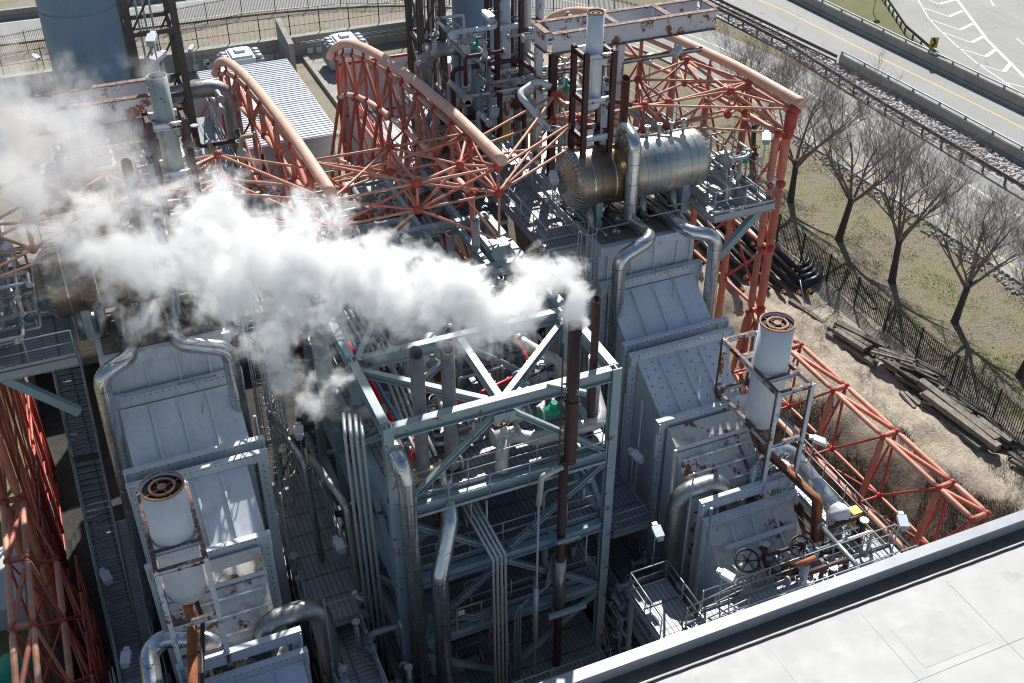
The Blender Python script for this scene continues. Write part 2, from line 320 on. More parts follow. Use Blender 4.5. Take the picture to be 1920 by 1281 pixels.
def steam_mat(name,spheres,dens,amp,scale,lo=.0,hi=.35,det=5,step=.5,ani=.0,thin=1.):
    m=bpy.data.materials.new(name); m.use_nodes=True; t=m.node_tree; t.nodes.remove(t.nodes['Principled BSDF'])
    out=t.nodes['Material Output']; pv=t.nodes.new('ShaderNodeVolumePrincipled'); pv.inputs['Color'].default_value=(1,1,1,1); pv.inputs['Anisotropy'].default_value=ani
    g=tc(t,(1,1,1),True); acc=None
    wn=t.nodes.new('ShaderNodeTexNoise'); wn.inputs['Scale'].default_value=scale; wn.inputs['Detail'].default_value=det; wn.inputs['Roughness'].default_value=.62; wn.inputs['Distortion'].default_value=.35; t.links.new(g,wn.inputs['Vector'])
    w2=t.nodes.new('ShaderNodeTexNoise'); w2.inputs['Scale'].default_value=scale*4.5; w2.inputs['Detail'].default_value=3; w2.inputs['Roughness'].default_value=.6; t.links.new(g,w2.inputs['Vector'])
    for (c,r,dd) in spheres:
        d=t.nodes.new('ShaderNodeVectorMath'); d.operation='DISTANCE'; t.links.new(g,d.inputs[0]); d.inputs[1].default_value=c
        q=t.nodes.new('ShaderNodeMath'); q.operation='MULTIPLY_ADD'; q.inputs[1].default_value=-1/r; q.inputs[2].default_value=dd; t.links.new(d.outputs['Value'],q.inputs[0])
        if acc is None: acc=q.outputs[0]
        else:
            s=t.nodes.new('ShaderNodeMath'); s.operation='SMOOTH_MAX'; s.inputs[2].default_value=.25; t.links.new(acc,s.inputs[0]); t.links.new(q.outputs[0],s.inputs[1]); acc=s.outputs[0]
    a=t.nodes.new('ShaderNodeMath'); a.operation='MULTIPLY_ADD'; a.inputs[1].default_value=-amp; t.links.new(wn.outputs['Fac'],a.inputs[0]); t.links.new(acc,a.inputs[2])
    a2=t.nodes.new('ShaderNodeMath'); a2.operation='MULTIPLY_ADD'; a2.inputs[1].default_value=-amp*.28; t.links.new(w2.outputs['Fac'],a2.inputs[0]); t.links.new(a.outputs[0],a2.inputs[2]); a=a2
    r=t.nodes.new('ShaderNodeMapRange'); r.interpolation_type='SMOOTHSTEP'; r.inputs[1].default_value=lo; r.inputs[2].default_value=hi; r.inputs[3].default_value=0; r.inputs[4].default_value=dens
    t.links.new(a.outputs[0],r.inputs[0]); sx=t.nodes.new('ShaderNodeSeparateXYZ'); t.links.new(g,sx.inputs[0]); fx=t.nodes.new('ShaderNodeMapRange'); fx.inputs[1].default_value=-4; fx.inputs[2].default_value=9; fx.inputs[3].default_value=thin; fx.inputs[4].default_value=1; t.links.new(sx.outputs[0],fx.inputs[0]); mu=t.nodes.new('ShaderNodeMath'); mu.operation='MULTIPLY'; t.links.new(r.outputs[0],mu.inputs[0]); t.links.new(fx.outputs[0],mu.inputs[1]); t.links.new(mu.outputs[0],pv.inputs['Density']); t.links.new(pv.outputs[0],out.inputs['Volume'])
    m.cycles.volume_step_rate=step
    return m
# ================================================================ SETTING
rnd=random.Random(7)
from mathutils import noise as mn
def sm(a,b,x): t=max(0,min(1,(x-a)/(b-a))); return t*t*(3-2*t)
def gz(x,y):
    z=0.
    if 8<y<62:
        # plant pit with planted bank on the right, lower yard on the left
        e=sm(58.5,58.8,y)
        if x<27:  z=-7*(1-e) if x>-5.6 else -5*(1-sm(50,58,y))
        if x>=24.2:
            zb=-7+3.6*sm(24.3,25.4,x)+3.4*sm(25.6,31.5+.6*math.sin(y*.35),x); z=zb*(1-sm(40,45,y))
        if x>25.5: z+=(.35*mn.noise(V((x*.5,y*.4,0)))+.2*mn.noise(V((x*1.5,y*1.3,3)))+.09*mn.noise(V((x*4,y*3.,9))))*sm(25.5,29,x)*(1-sm(35,36.5,x))
    return z
def lin(a,b,s): n=max(1,round((b-a)/s)); return [a+(b-a)*i/n for i in range(n)]
xs=lin(-400,-60,60)+lin(-60,-12,8)+lin(-12,-5.7,1)+[-5.7,-5.5]+lin(-5,24,2)+lin(24,37,.3)+lin(37,60,4)+lin(60,500,60)+[500]
ys=[-60,-10,7.9,8.1]+lin(10,46,.4)+lin(46,58.4,1)+[58.4,58.9]+lin(60,62,1)+lin(62,120,8)+lin(120,700,80)+[700]
m=MB(); nx=len(xs)
m.add([(x,y,gz(x,y)) for y in ys for x in xs],[(j*nx+i,j*nx+i+1,(j+1)*nx+i+1,(j+1)*nx+i) for j in range(len(ys)-1) for i in range(nx-1)],True)
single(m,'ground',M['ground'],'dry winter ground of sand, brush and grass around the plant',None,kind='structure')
def offs(pl,d):
    out=[]
    for i,p in enumerate(pl):
        a=V(pl[max(i-1,0)][:2]).to_3d(); b=V(pl[min(i+1,len(pl)-1)][:2]).to_3d(); t=(b-a).normalized(); n=V((t.y,-t.x,0)); out.append(V((p[0],p[1],0))+n*d)
    return out
def smooth(pl,k=6):
    pl=[V((p[0],p[1],0)) for p in pl]; out=[]
    for i in range(len(pl)-1):
        p0,p1,p2,p3=pl[max(i-1,0)],pl[i],pl[i+1],pl[min(i+2,len(pl)-1)]
        for j in range(k):
            t=j/k; out.append(.5*((2*p1)+(p2-p0)*t+(2*p0-5*p1+4*p2-p3)*t*t+(3*p1-p0-3*p2+p3)*t**3))
    out.append(pl[-1]); return out
def strip(pl,d0,d1,z,th=.0,m=None):
    a,b=offs(pl,d0),offs(pl,d1); m=m or MB(); n=len(pl)
    if th<=0: return m.add([p+V((0,0,z)) for p in a]+[p+V((0,0,z)) for p in b],[(i+n,i,i+1,i+1+n)[::-1] if 0 else (i,i+n,i+1+n,i+1) for i in range(n-1)])
    vs=[]; 
    for k,(A,zz) in enumerate(((a,z-th),(b,z-th),(b,z),(a,z))): vs+=[p+V((0,0,zz)) for p in A]
    fs=[]
    for i in range(n-1):
        for k in range(4): fs.append((k*n+i,((k+1)%4)*n+i,((k+1)%4)*n+i+1,k*n+i+1))
    fs+= [(0,3*n,2*n,n),(n-1,2*n-1,3*n-1,4*n-1)]
    return m.add(vs,fs)
LR=smooth([(49.3,5),(49.5,20),(49.7,40),(49.4,58),(48.6,70),(46,80),(40,90),(31,96.5),(20,99.4),(8,100.1),(-6,100.6),(-40,101.5),(-120,103)])   # lower road centreline, left side of travel = plant side
single(strip(LR,-4.2,3.6,.012),'lower_road',M['asph2'],'grey asphalt road curving round behind the plant',None,kind='structure')
single(strip(LR,-4.45,-4.2,.13,.13),'kerb',M['conc'],'low concrete kerb between the grass verge and the lower road',None,kind='structure')
m=strip(LR,-3.45,-3.3,.018); 
o=single(m,'road_marking',M['yellow_line'],'yellow edge line of the lower road',None,kind='structure')
m=MB(); 
for i in range(0,len(LR)-1,1):
    seg=[LR[i],LR[i+1]]; strip(seg,1.2,1.32,.018,m=m)
single(m,'road_marking',M['white_line'],'thin white lane line of the lower road',None,kind='structure')
UR=smooth([(59.2,5),(59.2,47),(59,58),(58.6,66),(58.3,74),(57.8,81),(55,92),(49,102),(38,110),(20,114),(-10,114.5),(-60,116),(-120,118)])
single(strip(UR,-3,3.3,.012),'upper_road',M['asph'],'pale asphalt road between the concrete barriers',None,kind='structure')
single(strip(UR,1.15,1.3,.018),'road_marking',M['yellow_line'],'yellow line on the pale upper road',None,kind='structure')
RP=smooth([(63.3,44),(63.3,54),(63.9,61.5),(66.0,69.5),(70,78),(75,86),(84,94),(100,102),(130,110)])
single(strip(RP,-.2,30,.010),'ramp_road',M['asph'],'wide asphalt ramp with white hatching',None,kind='structure')
m=MB()
hl=[P(*q) for q in [(1690,-60),(1723,3),(1742,36),(1764,59),(1798,90),(1832,119),(1882,153),(1940,196)]]; hr=[P(*q) for q in [(1740,-70),(1795,0),(1851,75),(1920,144),(1990,200)]]
strip([tuple(p) for p in hl],-.06,.08,.018,m=m); strip([tuple(p) for p in hr],-.12,.15,.018,m=m)
for a,b,c in [((1350,0),(1410,25),(1505,0)),((1310,45),(1470,100),(1552,65)),((1352,115),(1535,180),(1612,143)),((1420,190),(1605,256),(1675,220)),((1530,290),(1690,341),(1757,293)),((1645,385),(1800,431),(1845,375)),((1790,490),(2000,545),(2060,500))]:
    q=[P(x/3.2+1320,y/3.2,.018) for x,y in (a,b,c)]
    for s,e,ww in((q[0],q[1],.16),(q[1],q[2],.34)):
        d=(e-s).normalized(); n=V((d.y,-d.x,0))*ww/2; z=V((0,0,.002 if ww>.2 else 0)); e2=e-d*.0; m.add([s-n+z,s+n+z,e2+n+z,e2-n+z],[(0,1,2,3)])
for a,b in [((1715,-5),(1740,38)),((1875,228),(1918,268))]:
    q=[P(x/3.2+1320,y/3.2,.018) for x,y in (a,b)]; d=(q[1]-q[0]).normalized(); n=V((d.y,-d.x,0))*.07; m.add([q[0]-n,q[0]+n,q[1]+n,q[1]-n],[(0,1,2,3)])
single(m,'road_marking',M['white_line'],'white chevron hatching painted on the curving ramp',None,kind='structure')
# grass wedge between upper road and ramp
m=MB(); pts=[(62.7,58),(63.7,62),(65.7,69.3),(67.6,73.5),(69.7,78),(74.5,86),(82,93),(60,98),(61,90),(62.0,80)]
m.add([(x,y,.006) for x,y in pts],[tuple(range(len(pts)))])
def lawn_mat():
    m_,t,b=newmat('lawn'); mid=noise(t,.6,7,.7,world=True); f=noise(t,7,4,.7,world=True)
    col=mix(t,ramp(t,mid,.4,.65),(.12,.15,.04),(.20,.18,.09)); col=mix(t,ramp(t,f,.4,.65),col,(.10,.10,.04)); t.links.new(col,b.inputs['Base Color']); b.inputs['Roughness'].default_value=.95; bump(t,b,f,.06,.8); return m_
M['lawn']=lawn_mat()
single(m,'grass_wedge',M['lawn'],'green grass wedge between the two roads',None,kind='structure')
# stone strip
m=strip(smooth([(54,5),(54,60),(54.2,70),(53.6,80),(51,90)]),-.7,1.9,.03)
M['stonebase']=paint('stone_base',(.42,.39,.38),(.30,.28,.28),3,.95,world=True)
single(m,'stone_bed',M['stonebase'],'bed of loose stone between the two guardrails',None,kind='structure')
def rocks(m,x0,x1,y0,y1,n,s0,s1,zf=None):
    for _ in range(n):
        x=rnd.uniform(x0,x1); y=rnd.uniform(y0,y1); s=rnd.uniform(s0,s1); z=(zf(x,y) if zf else 0)+s*.25
        ang=rnd.random()*6.28; vs=[]
        for k in range(8):
            a=ang+[.785,2.356,3.927,5.498][k%4]; rr=s*(rnd.uniform(.45,.7) if k<4 else rnd.uniform(.25,.5)); vs.append((x+math.cos(a)*rr,y+math.sin(a)*rr*.8,z+(-.3*s if k<4 else s*rnd.uniform(.2,.45))))
        m.hexa(vs)
M['stone']=paint('pink_stone',(.56,.53,.52),(.40,.37,.37),1.5,.95,world=True)
m=MB(); rocks(m,53.5,55.7,33,84,2600,.16,.38)
single(m,'riprap_stones',M['stone'],'pinkish loose stones filling the strip between the guardrails','stones',kind='stuff')
m=MB(); rocks(m,44.2,45.3,24,60,700,.1,.25); rocks(m,36.5,40,24,60,120,.05,.12)
single(m,'loose_stones',M['stonebase'],'small loose stones scattered over sand and road verge','stones',kind='stuff')
# ---------------- barriers and guardrails
def jersey(pl,label,mat='conc',h=.95,rail=True,grp=None):
    t=thing('road_barrier',label,'barrier',tuple(pl[0]),grp)
    m=MB(); strip(pl,-.2,.2,h,h,m); m.build('concrete_wall',M[mat],t)
    m=MB(); strip(pl,-.32,.32,.3,.3,m); m.build('barrier_foot',M[mat],t)
    if rail:
        m=MB(); q=[V((p.x,p.y,h+.22)) for p in pl]; m.tube(q,.06,6); m.build('top_rail',M['guardg'],t)
        m=MB()
        for i in range(len(pl)-1): m.box(pl[i].x-.06,pl[i].x+.06,pl[i].y-.06,pl[i].y+.06,h,h+.2)
        m.build('rail_bracket',M['guardg'],t)
    return t
def dens(pl,s):
    out=[]; 
    for a,b in zip(pl,pl[1:]):
        k=max(1,round((V(b)-V(a)).length/s)); out+=[V(a).lerp(V(b),i/k) for i in range(k)]
    return out+[V(pl[-1])]
jersey(dens([(55.9,65.8,0),(56.1,55,0),(56.1,42,0),(56.1,20,0)],2.5),'long concrete barrier with a rail on top beside the stone strip')
jersey(dens([(61.9,82,0),(62.0,74,0),(62.2,66,0),(62.6,53,0),(63,30,0)],2.5),'concrete barrier with grey rail on the far side of the upper road')
jersey(dens([(-30,103.2,0),(-4,102.9,0),(12,102.6,0)],4),'concrete barrier behind the big blue stack',h=.8,rail=False)
def guard(pl,label,mat,h=.75,sp=2.,double=False):
    t=thing('guardrail',label,'guardrail',tuple(pl[0])); q=dens(pl,sp)
    m=MB()
    for a,b in zip(q,q[1:]):
        m.bar(a+V((0,0,h-.12)),b+V((0,0,h-.12)),.08,.26)
    m.build('rail',M[mat],t)
    if double:
        m=MB()
        for a,b in zip(q,q[1:]): m.bar(a+V((0,0,h-.5)),b+V((0,0,h-.5)),.06,.14)
        m.build('rail',M[mat],t)
    for p in q[:100]:
        m=MB(); m.box(p.x-.06,p.x+.06,p.y+.0,p.y+.1,0,h-.26 if not double else h-.57); m.build('post',M[mat],t)
    return t
guard([(53.0,84,0),(53.6,76,0),(53.9,70,0),(53.3,59,0),(52.9,43,0),(52.8,22,0)],'dark guardrail with timber posts along the lower road','guard')
guard([(54.2,88,0),(54.6,81.4,0),(55.3,72.5,0),(55.8,66.2,0)],'dark guardrail running up to the start of the concrete barrier','guard',double=True)
guard([(72,83,0),(69.3,77.6,0),(65.3,69.6,0),(62.9,61.8,0)],'dark guardrail on the edge of the ramp beside the yellow sign','guard',sp=1.6)
guard([(61.1,94,0),(61.3,88,0),(61.5,82.4,0)],'dark double guardrail under the evergreen shadow','guard',double=True)
# chevron sign
b=P(1742,118); t=thing('road_sign','yellow chevron sign with black arrow on a post by the ramp guardrail','sign',tuple(b))
m=MB(); m.tube([b,b+V((0,0,2.1))],.035,6); m.build('post',M['galv'],t)
c=b+V((0,0,1.65)); d,s,u=frame(V((math.sin(R(200)),math.cos(R(200)),0)))
def plate(m,c,s,u,pts,th,d): m.add([c+s*x+u*y for x,y in pts]+[c+s*x+u*y+d*th for x,y in pts],[tuple(range(len(pts)))[::-1],tuple(range(len(pts),2*len(pts)))]+[(i,(i+1)%len(pts),(i+1)%len(pts)+len(pts),i+len(pts)) for i in range(len(pts))])
m=MB(); plate(m,c+d*.04,s,u,[(-.33,-.42),(.33,-.42),(.33,.42),(-.33,.42)],.02,d); m.build('sign_plate',M['yellow'],t)
m=MB(); plate(m,c+d*.062,s,u,[(.22,.36),(-.0,.36),(-.22,0),(0,-.36),(.22,-.36),(.0,0)],.006,d); m.build('arrow',M['black'],t)
b=P(1637,24); t=thing('sign_post','thin grey pole standing on the grass wedge beside the ramp','pole',tuple(b)); m=MB(); m.tube([b,b+V((0,0,2.6))],.04,6); m.build('post',M['galv'],t); m=MB(); m.box(b.x-.3,b.x+.3,b.y+.04,b.y+.06,1.9,2.6); m.build('sign_plate',M['galv'],t)
# ---------------- fences
def iron_fence(pl,label,h=1.75,sp=2.6,pk=.13,mat='iron',barb=False,mesh=False):
    t=thing('fence',label,'fence',tuple(pl[0])); q=dens(pl,sp); z0=[p.z for p in q]
    m=MB()
    for a,b in zip(q,q[1:]):
        pass
    for hz in ((.15,h-.12) if not mesh else (.05,h*.5,h)):
        m=MB()
        for a,b in zip(q,q[1:]): m.bar(a+V((0,0,hz)),b+V((0,0,hz)),.03,.035)
        m.build('rail',M[mat],t)
    m=MB()
    for a,b in zip(q,q[1:]):
        L=(b-a).length; k=int(L/pk)
        for i in range(1,k):
            p=a.lerp(b,i/k); r_=.014 if not mesh else .007
            m.box(p.x-r_,p.x+r_,p.y-r_,p.y+r_,p.z+.05,p.z+h)
    m.build('pickets',M[mat],t)
    for p in q[:100]:
        m=MB(); m.box(p.x-.035,p.x+.035,p.y-.035,p.y+.035,p.z-.3,p.z+h+.08)
        if barb: m.bar(p+V((0,0,h)),p+V((.05,.35,h+.3)),.04,.04)
        m.build('post',M[mat],t)
    return t
iron_fence([(36.0,62,0),(35.8,52,0),(35.7,40,0),(35.5,30,0),(35.3,16,0)],'long black picket fence between the timber piles and the bare trees')
iron_fence([(-22,92,0),(-4.4,93.2,0),(0,94.2,0),(9.2,94.4,0),(15.4,95.7,0),(24,95,0),(33,91.5,0)],'black picket fence along the far road behind the yard',mat='iron')
iron_fence([(33.5,91,0),(38.2,88,0),(43.5,85,0),(46,80,0)],'black picket fence at the bend of the lower road behind the rusty frame',mat='iron')
iron_fence([(-20,84.9,1.45),(-4,84.9,1.45),(10,84.9,1.45),(22,84.9,1.45),(32,84.9,1.45)],'tall wire fence with angled arms on top of the concrete yard wall',h=1.7,pk=.35,mesh=True,barb=True)
iron_fence([(16.9,66.6,0),(20,66.9,0),(24,67,0)],'low dark fence beside the corner of the corrugated roofed building',h=1.3,pk=.2)
# ---------------- yard behind
t=thing('retaining_wall','long stained concrete yard wall with conduits and small boxes','wall',(5,84.6,0))
m=MB(); m.box(-24,32,84.4,84.85,-.2,1.45); m.build('wall',M['conc'],t)
m=MB(); m.box(-24,32,84.3,84.95,1.45,1.6); m.build('coping',M['conc'],t)
for i,(px,py) in enumerate([(367,127),(386,115),(393,127),(490,108),(500,107),(510,106),(519,105),(580,95),(597,93),(660,118),(788,68),(798,67),(808,66)]):
    p=PY(px,py,84.4); m=MB(); m.box(p.x-.22,p.x+.22,84.2,84.39,max(.1,p.z-.25),max(.6,p.z+.25)); m.build('junction_box',M['insul'],t)
m=MB()
for z in (1.0,1.12,.7): m.tube([(8,84.33,z),(16,84.33,z),(31,84.33,z)],.025,5)
m.build('conduit',M['galv'],t)
for (x,y0,y1,lab) in ((16.2,80.2,84.29,'thin concrete blast wall between the first and second transformer'),(27.4,79.5,84.29,'thin concrete blast wall right of the second transformer')):
    m=MB(); m.add([(x-.2,y0,-.1),(x+.2,y0,-.1),(x+.2,y1,-.1),(x-.2,y1,-.1),(x-.2,y0,2.6),(x+.2,y0,2.6),(x+.2,y1,3.3),(x-.2,y1,3.3)],[(3,2,1,0),(4,5,6,7),(0,1,5,4),(1,2,6,5),(2,3,7,6),(3,0,4,7)])
    single(m,'blast_wall',M['conc'],lab,'wall',loc=(x,y0,0))
def transformer(c,label,rot=0):
    x,y=c; t=thing('transformer',label,'transformer',(x,y,0),'transformers in the yard')
    m=MB(); m.box(x-.9,x+.9,y-1.2,y+1.2,.2,2.3); m.build('tank',M['lampw'],t)
    m=MB(); m.box(x-.75,x+.75,y-1.0,y+1.0,2.3,2.45); m.box(x-.35,x+.35,y-.2,y+.6,2.45,2.62); m.build('cover',M['lampw'],t)
    for sx in(-1,1):
        m=MB()
        for k in range(9): m.box(x+sx*.95-(.6 if sx<0 else 0),x+sx*.95+(.6 if sx>0 else 0),y-1.1+k*.26,y-1.0+k*.26,.4,2.1)
        m.box(x+sx*1.25-.25,x+sx*1.25+.25,y-1.15,y+1.15,1.9,2.0); m.build('radiator',M['galv'],t)
        for k in range(3): m=MB(); m.lathe((x+sx*1.2,y-.7+k*.7,2.1),(0,0,1),[(.25,0),(.28,.05),(.28,.2),(.12,.25),(0,.25)],12); m.build('fan',M['galv'],t)
    m=MB(); m.box(x-.5,x+.3,y-1.5,y-1.2,.5,1.7); m.build('control_cabinet',M['lampw'],t)
    return t
transformer((12.4,80.5),'white transformer left of the concrete blast walls, behind the corrugated roof')
transformer((20.4,80.5),'white transformer between the two concrete blast walls')
transformer((30.6,81.0),'white transformer right of both blast walls, beside the tall frame')
transformer((-6.2,75.2),'white transformer at the left edge of the photo')
m=MB(); m.box(17.6,18.0,72,83.5,-.1,.35); m.box(18.0,22.5,72,72.4,-.1,.35); m.box(18.0,23,72.4,84,-.1,.12)
single(m,'concrete_pad',M['conc'],'kerbed concrete pad beside the corrugated roofed building','concrete pad')
b=P(578,190); t=thing('traffic_cone','small orange traffic cone on the gravel beside the corrugated building','cone',tuple(b))
m=MB(); m.lathe(b,(0,0,1),[(.22,.03),(.05,.75),(0,.75)],12); m.build('cone_body',M['orange'],t); m=MB(); m.box(b.x-.28,b.x+.28,b.y-.28,b.y+.28,0,.03); m.build('cone_base',M['orange'],t)
t=thing('shed','long low grey building with a white corrugated roof in the gravel yard','building',(11.7,69,0))
m=MB(); m.box(8.9,14.7,62.9,76.0,-.2,2.75); m.build('wall',M['guardg'],t)
m=MB(); m.hexa([(8.6,62.6,2.75),(15,62.6,2.75),(15,76.3,2.75),(8.6,76.3,2.75),(8.6,62.6,2.98),(15,62.6,2.98),(15,76.3,2.98),(8.6,76.3,2.98)]); m.build('roof',M['corr'],t)
m=MB()
for k in range(40): y=62.7+k*.345; m.box(8.62,14.98,y,y+.09,2.983,3.04)
m.build('roof_ribs',M['lampw'],t)
m=MB(); m.bar((10.2,76.2,3.1),(11.6,62.7,3.1),.5,.08); m.build('ridge_flashing',M['lampw'],t)
m=MB(); m.box(12.8,13.6,62.82,62.9,.9,1.5); m.build('louvre',M['galv'],t)
# ---------------- plant pit walls and left yard
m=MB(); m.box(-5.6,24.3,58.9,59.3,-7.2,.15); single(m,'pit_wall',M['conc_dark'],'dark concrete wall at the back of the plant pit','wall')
# grass tufts, brush
def blades(m,n,xf,yr,h0,h1,w,lean=.5,zf=gz,thr=-.15):
    k=0
    while k<n:
        y=rnd.uniform(*yr); x=rnd.uniform(*xf(y)); c=mn.noise(V((x*.45,y*.45,5)))
        if c<thr: 
            k+=.05; continue
        z=zf(x,y); h=rnd.uniform(h0,h1); a=rnd.random()*6.28; dx,dy=math.cos(a)*w,math.sin(a)*w; l=rnd.uniform(-lean,lean)*h; l2=rnd.uniform(-lean,lean)*h
        m.add([(x-dx,y-dy,z-.03),(x+dx,y+dy,z-.03),(x+l,y+l2,z+h)],[(0,1,2)]); k+=1
M['brush']=paint('dry_brush',(.19,.145,.10),(.09,.07,.055),.6,.95,world=True,bmp=0)
M['tuft']=paint('green_tufts',(.12,.17,.035),(.20,.19,.08),.5,.95,world=True,bmp=0)
m=MB(); blades(m,26000,lambda y:(25.2,29.3+(34-y)*.27+.6*math.sin(y*.7)),(15,36),.12,.5,.012,.9); blades(m,4000,lambda y:(31,35.5),(15,25),.1,.6,.010,.7)
single(m,'dry_brush',M['brush'],'dark dry brush on the bank behind the orange truss','brush',kind='stuff')
m=MB(); blades(m,9000,lambda y:(36.5,44),(20,62),.03,.12,.02,thr=.12); single(m,'grass_tufts',M['tuft'],'green and straw grass tufts under the bare trees','grass',kind='stuff')
m=MB(); blades(m,3500,lambda y:(36.2,45),(18,60),.03,.12,.02,1.5,thr=.0); single(m,'leaf_litter',M['brush'],'brown leaf litter and stalks under the bare trees','leaf litter',kind='stuff')
# ---------------- trees
def bare_tree(base,h,seed,label,grp='bare street trees along the fence',spread=1.45,nb=6):
    h*=1.14
    rr=random.Random(seed); spread*=rr.uniform(.85,1.15); h*=rr.uniform(.9,1.1); t=thing('bare_tree',label,'tree',tuple(base),grp); trunk=MB(); crown=MB(); b=V(base)
    def limb(m,p,d,L,r,lvl):
        pts=[p]; rad=[r]; n=4 if lvl<3 else 3; q=p.copy(); dd=d.copy()
        for i in range(n):
            dd=(dd+V((rr.uniform(-1,1),rr.uniform(-1,1),rr.uniform(-.3,.9)))*(.13 if lvl<2 else .2)).normalized(); q=q+dd*L/n; pts.append(q.copy()); rad.append(r*(1-.62*(i+1)/n))
        m.tube(pts,rad,6 if lvl<1 else (4 if lvl<3 else 3),caps=False)
        if lvl>=5 or L<.2: return
        k={0:nb,1:5,2:5,3:5,4:4}[lvl]
        for j in range(k):
            f=rr.uniform(.35,1.) if lvl else rr.uniform(.55,1.); i=min(n-1,int(f*n)); fp=pts[i].lerp(pts[i+1],f*n-i if f<1 else 1)
            side=V((rr.uniform(-1,1),rr.uniform(-1,1),rr.uniform(-.15,.55))); nd=(dd*rr.uniform(.55,1.0)+side*(.75 if lvl else .62)*spread+V((0,0,.22))).normalized()
            limb(crown,fp,nd,L*rr.uniform(.5,.74),max(rad[i]*rr.uniform(.4,.58),.0062),lvl+1)
    lean=V((rr.uniform(-.1,.1),rr.uniform(-.1,.1),1)).normalized(); th=h*.30
    pts=[b+V((0,0,-.2)),b+V((0,0,.15)),b+lean*th*.5,b+lean*th]; trunk.tube(pts,[h*.034,h*.025,h*.020,h*.019],9); trunk.build('trunk',M['bark'],t)
    top=b+lean*th
    for j in range(nb):
        a=j*6.283/nb+rr.uniform(-.4,.4); el=rr.uniform(.9,1.7); d=V((math.cos(a)*.62*spread,math.sin(a)*.62*spread,el)).normalized()
        limb(crown,top-V((0,0,rr.uniform(0,.25)*th)),d,h*rr.uniform(.36,.46),h*.0125,1)
    crown.build('crown',M['twig'],t); return t
TR=[((1790,604),7.2,'bare tree behind the timber piles, second from the right edge'),((1672,528),7.3,'bare tree standing on the greenest patch of the verge, upright crown'),((1573,449),7.6,'bare tree just right of the orange corner column'),((1482,378),7.6,'bare tree directly behind the orange corner column'),((1912,706),6.8,'bare tree cut by the right edge of the photo'),((1410,300),7.8,'bare tree farthest back, between the roof truss and the lower road')]
for i,(q,h,l) in enumerate(TR): bare_tree(P(*q),h,11+i*3,l)
bare_tree(V((38.6,27.4,0)),2.2,77,'small leafless shrub behind the fence near the right edge',grp=None,spread=1.5,nb=8)
# evergreen whose dark shadow lies on the grass wedge
t=thing('evergreen_tree','dense dark evergreen on the grass wedge at the top edge of the photo','tree',(66.2,88.5,0)); m=MB(); m.tube([(66.2,88.5,-.1),(66.2,88.5,7)],[.25,.06],8); m.build('trunk',M['bark'],t)
m=MB()
for i in range(9000):
    f=rnd.random()**.7; z=1.2+7.5*f; rad=3.6*(1-f)**.8+.15; a=rnd.random()*6.28; q=rad*math.sqrt(rnd.uniform(.2,1))*(1+.25*math.sin(a*5+z*3)); c=V((66.2+q*math.cos(a),88.5+q*math.sin(a),z)); s=rnd.uniform(.1,.28); e=V((rnd.uniform(-1,1),rnd.uniform(-1,1),rnd.uniform(-.5,.5))).normalized(); g2=e.cross(V((0,0,1))).normalized()*.35
    m.add([c-e*s,c+g2*s,c+e*s],[(0,1,2)])
M['pine']=paint('needles',(.02,.05,.015),None,2,.9); m.build('crown',M['pine'],t)
# ================================================================ ORANGE SPACE TRUSS
def strut(parent,a,b,r,mat='orange',name='strut',n=8):
    if name=='chord' and mat=='orange': mat='peach'
    a=V(a); b=V(b); d=(b-a); L=d.length; d/=L; e=min(.22,L*.12); g=min(.14,L*.05)
    m=MB(); m.tube([a+d*g,a+d*(g+e),b-d*(g+e),b-d*g],[r*.55,r,r,r*.55],n); return m.build(name,M[mat],parent)
def node(parent,p,r=.19,mat='red'):
    m=MB(); m.ball(p,r,12); return m.build('node',M[mat],parent)
ZT,ZB=13.3,12.2
def roof_bay(label,tops,bots,extra,maxd=5.4):
    t=thing('roof_truss',label,'truss',tuple(V((tops[0][0],tops[0][1],ZB))),None)
    T=[V((x,y,ZT)) for x,y in tops]; B=[V((x,y,ZB)) for x,y in bots]
    for p in T+B: node(t,p)
    k=0
    def near(A,Bs,maxd,lim,same):
        out=set()
        for i,p in enumerate(A):
            ds=sorted([((p-q).length,j) for j,q in enumerate(Bs) if not (same and i==j)])
            for d,j in ds[:lim]:
                if d<maxd: out.add((min(i,j),max(i,j)) if same else (i,j))
        return out
    for i,j in near(T,T,maxd,3,True): strut(t,T[i],T[j],.055,'peach')
    for i,j in near(B,B,maxd,3,True): strut(t,B[i],B[j],.055,'peach')
    for i,j in near(T,B,maxd,3,False): strut(t,T[i],B[j],.055)
    for a,b in extra: strut(t,a,b,.056,'peach')
    return t
AR=[(60.6,8.6),(59,9.7),(57.5,10.4),(56,10.95),(54.4,11.4),(52.9,11.75),(51.4,12.05),(50,12.3),(48.7,12.5),(47.5,12.65),(45.5,12.9),(43.5,13.1),(41.7,13.25),(40,13.4),(38.5,13.48),(37,13.53),(35,13.6)]
def AU(y):
    for (a,za),(b,zb) in zip(AR,AR[1:]):
        if a>=y>=b: return za+(zb-za)*(a-y)/(a-b)
    return AR[-1][1] if y<35 else AR[0][1]
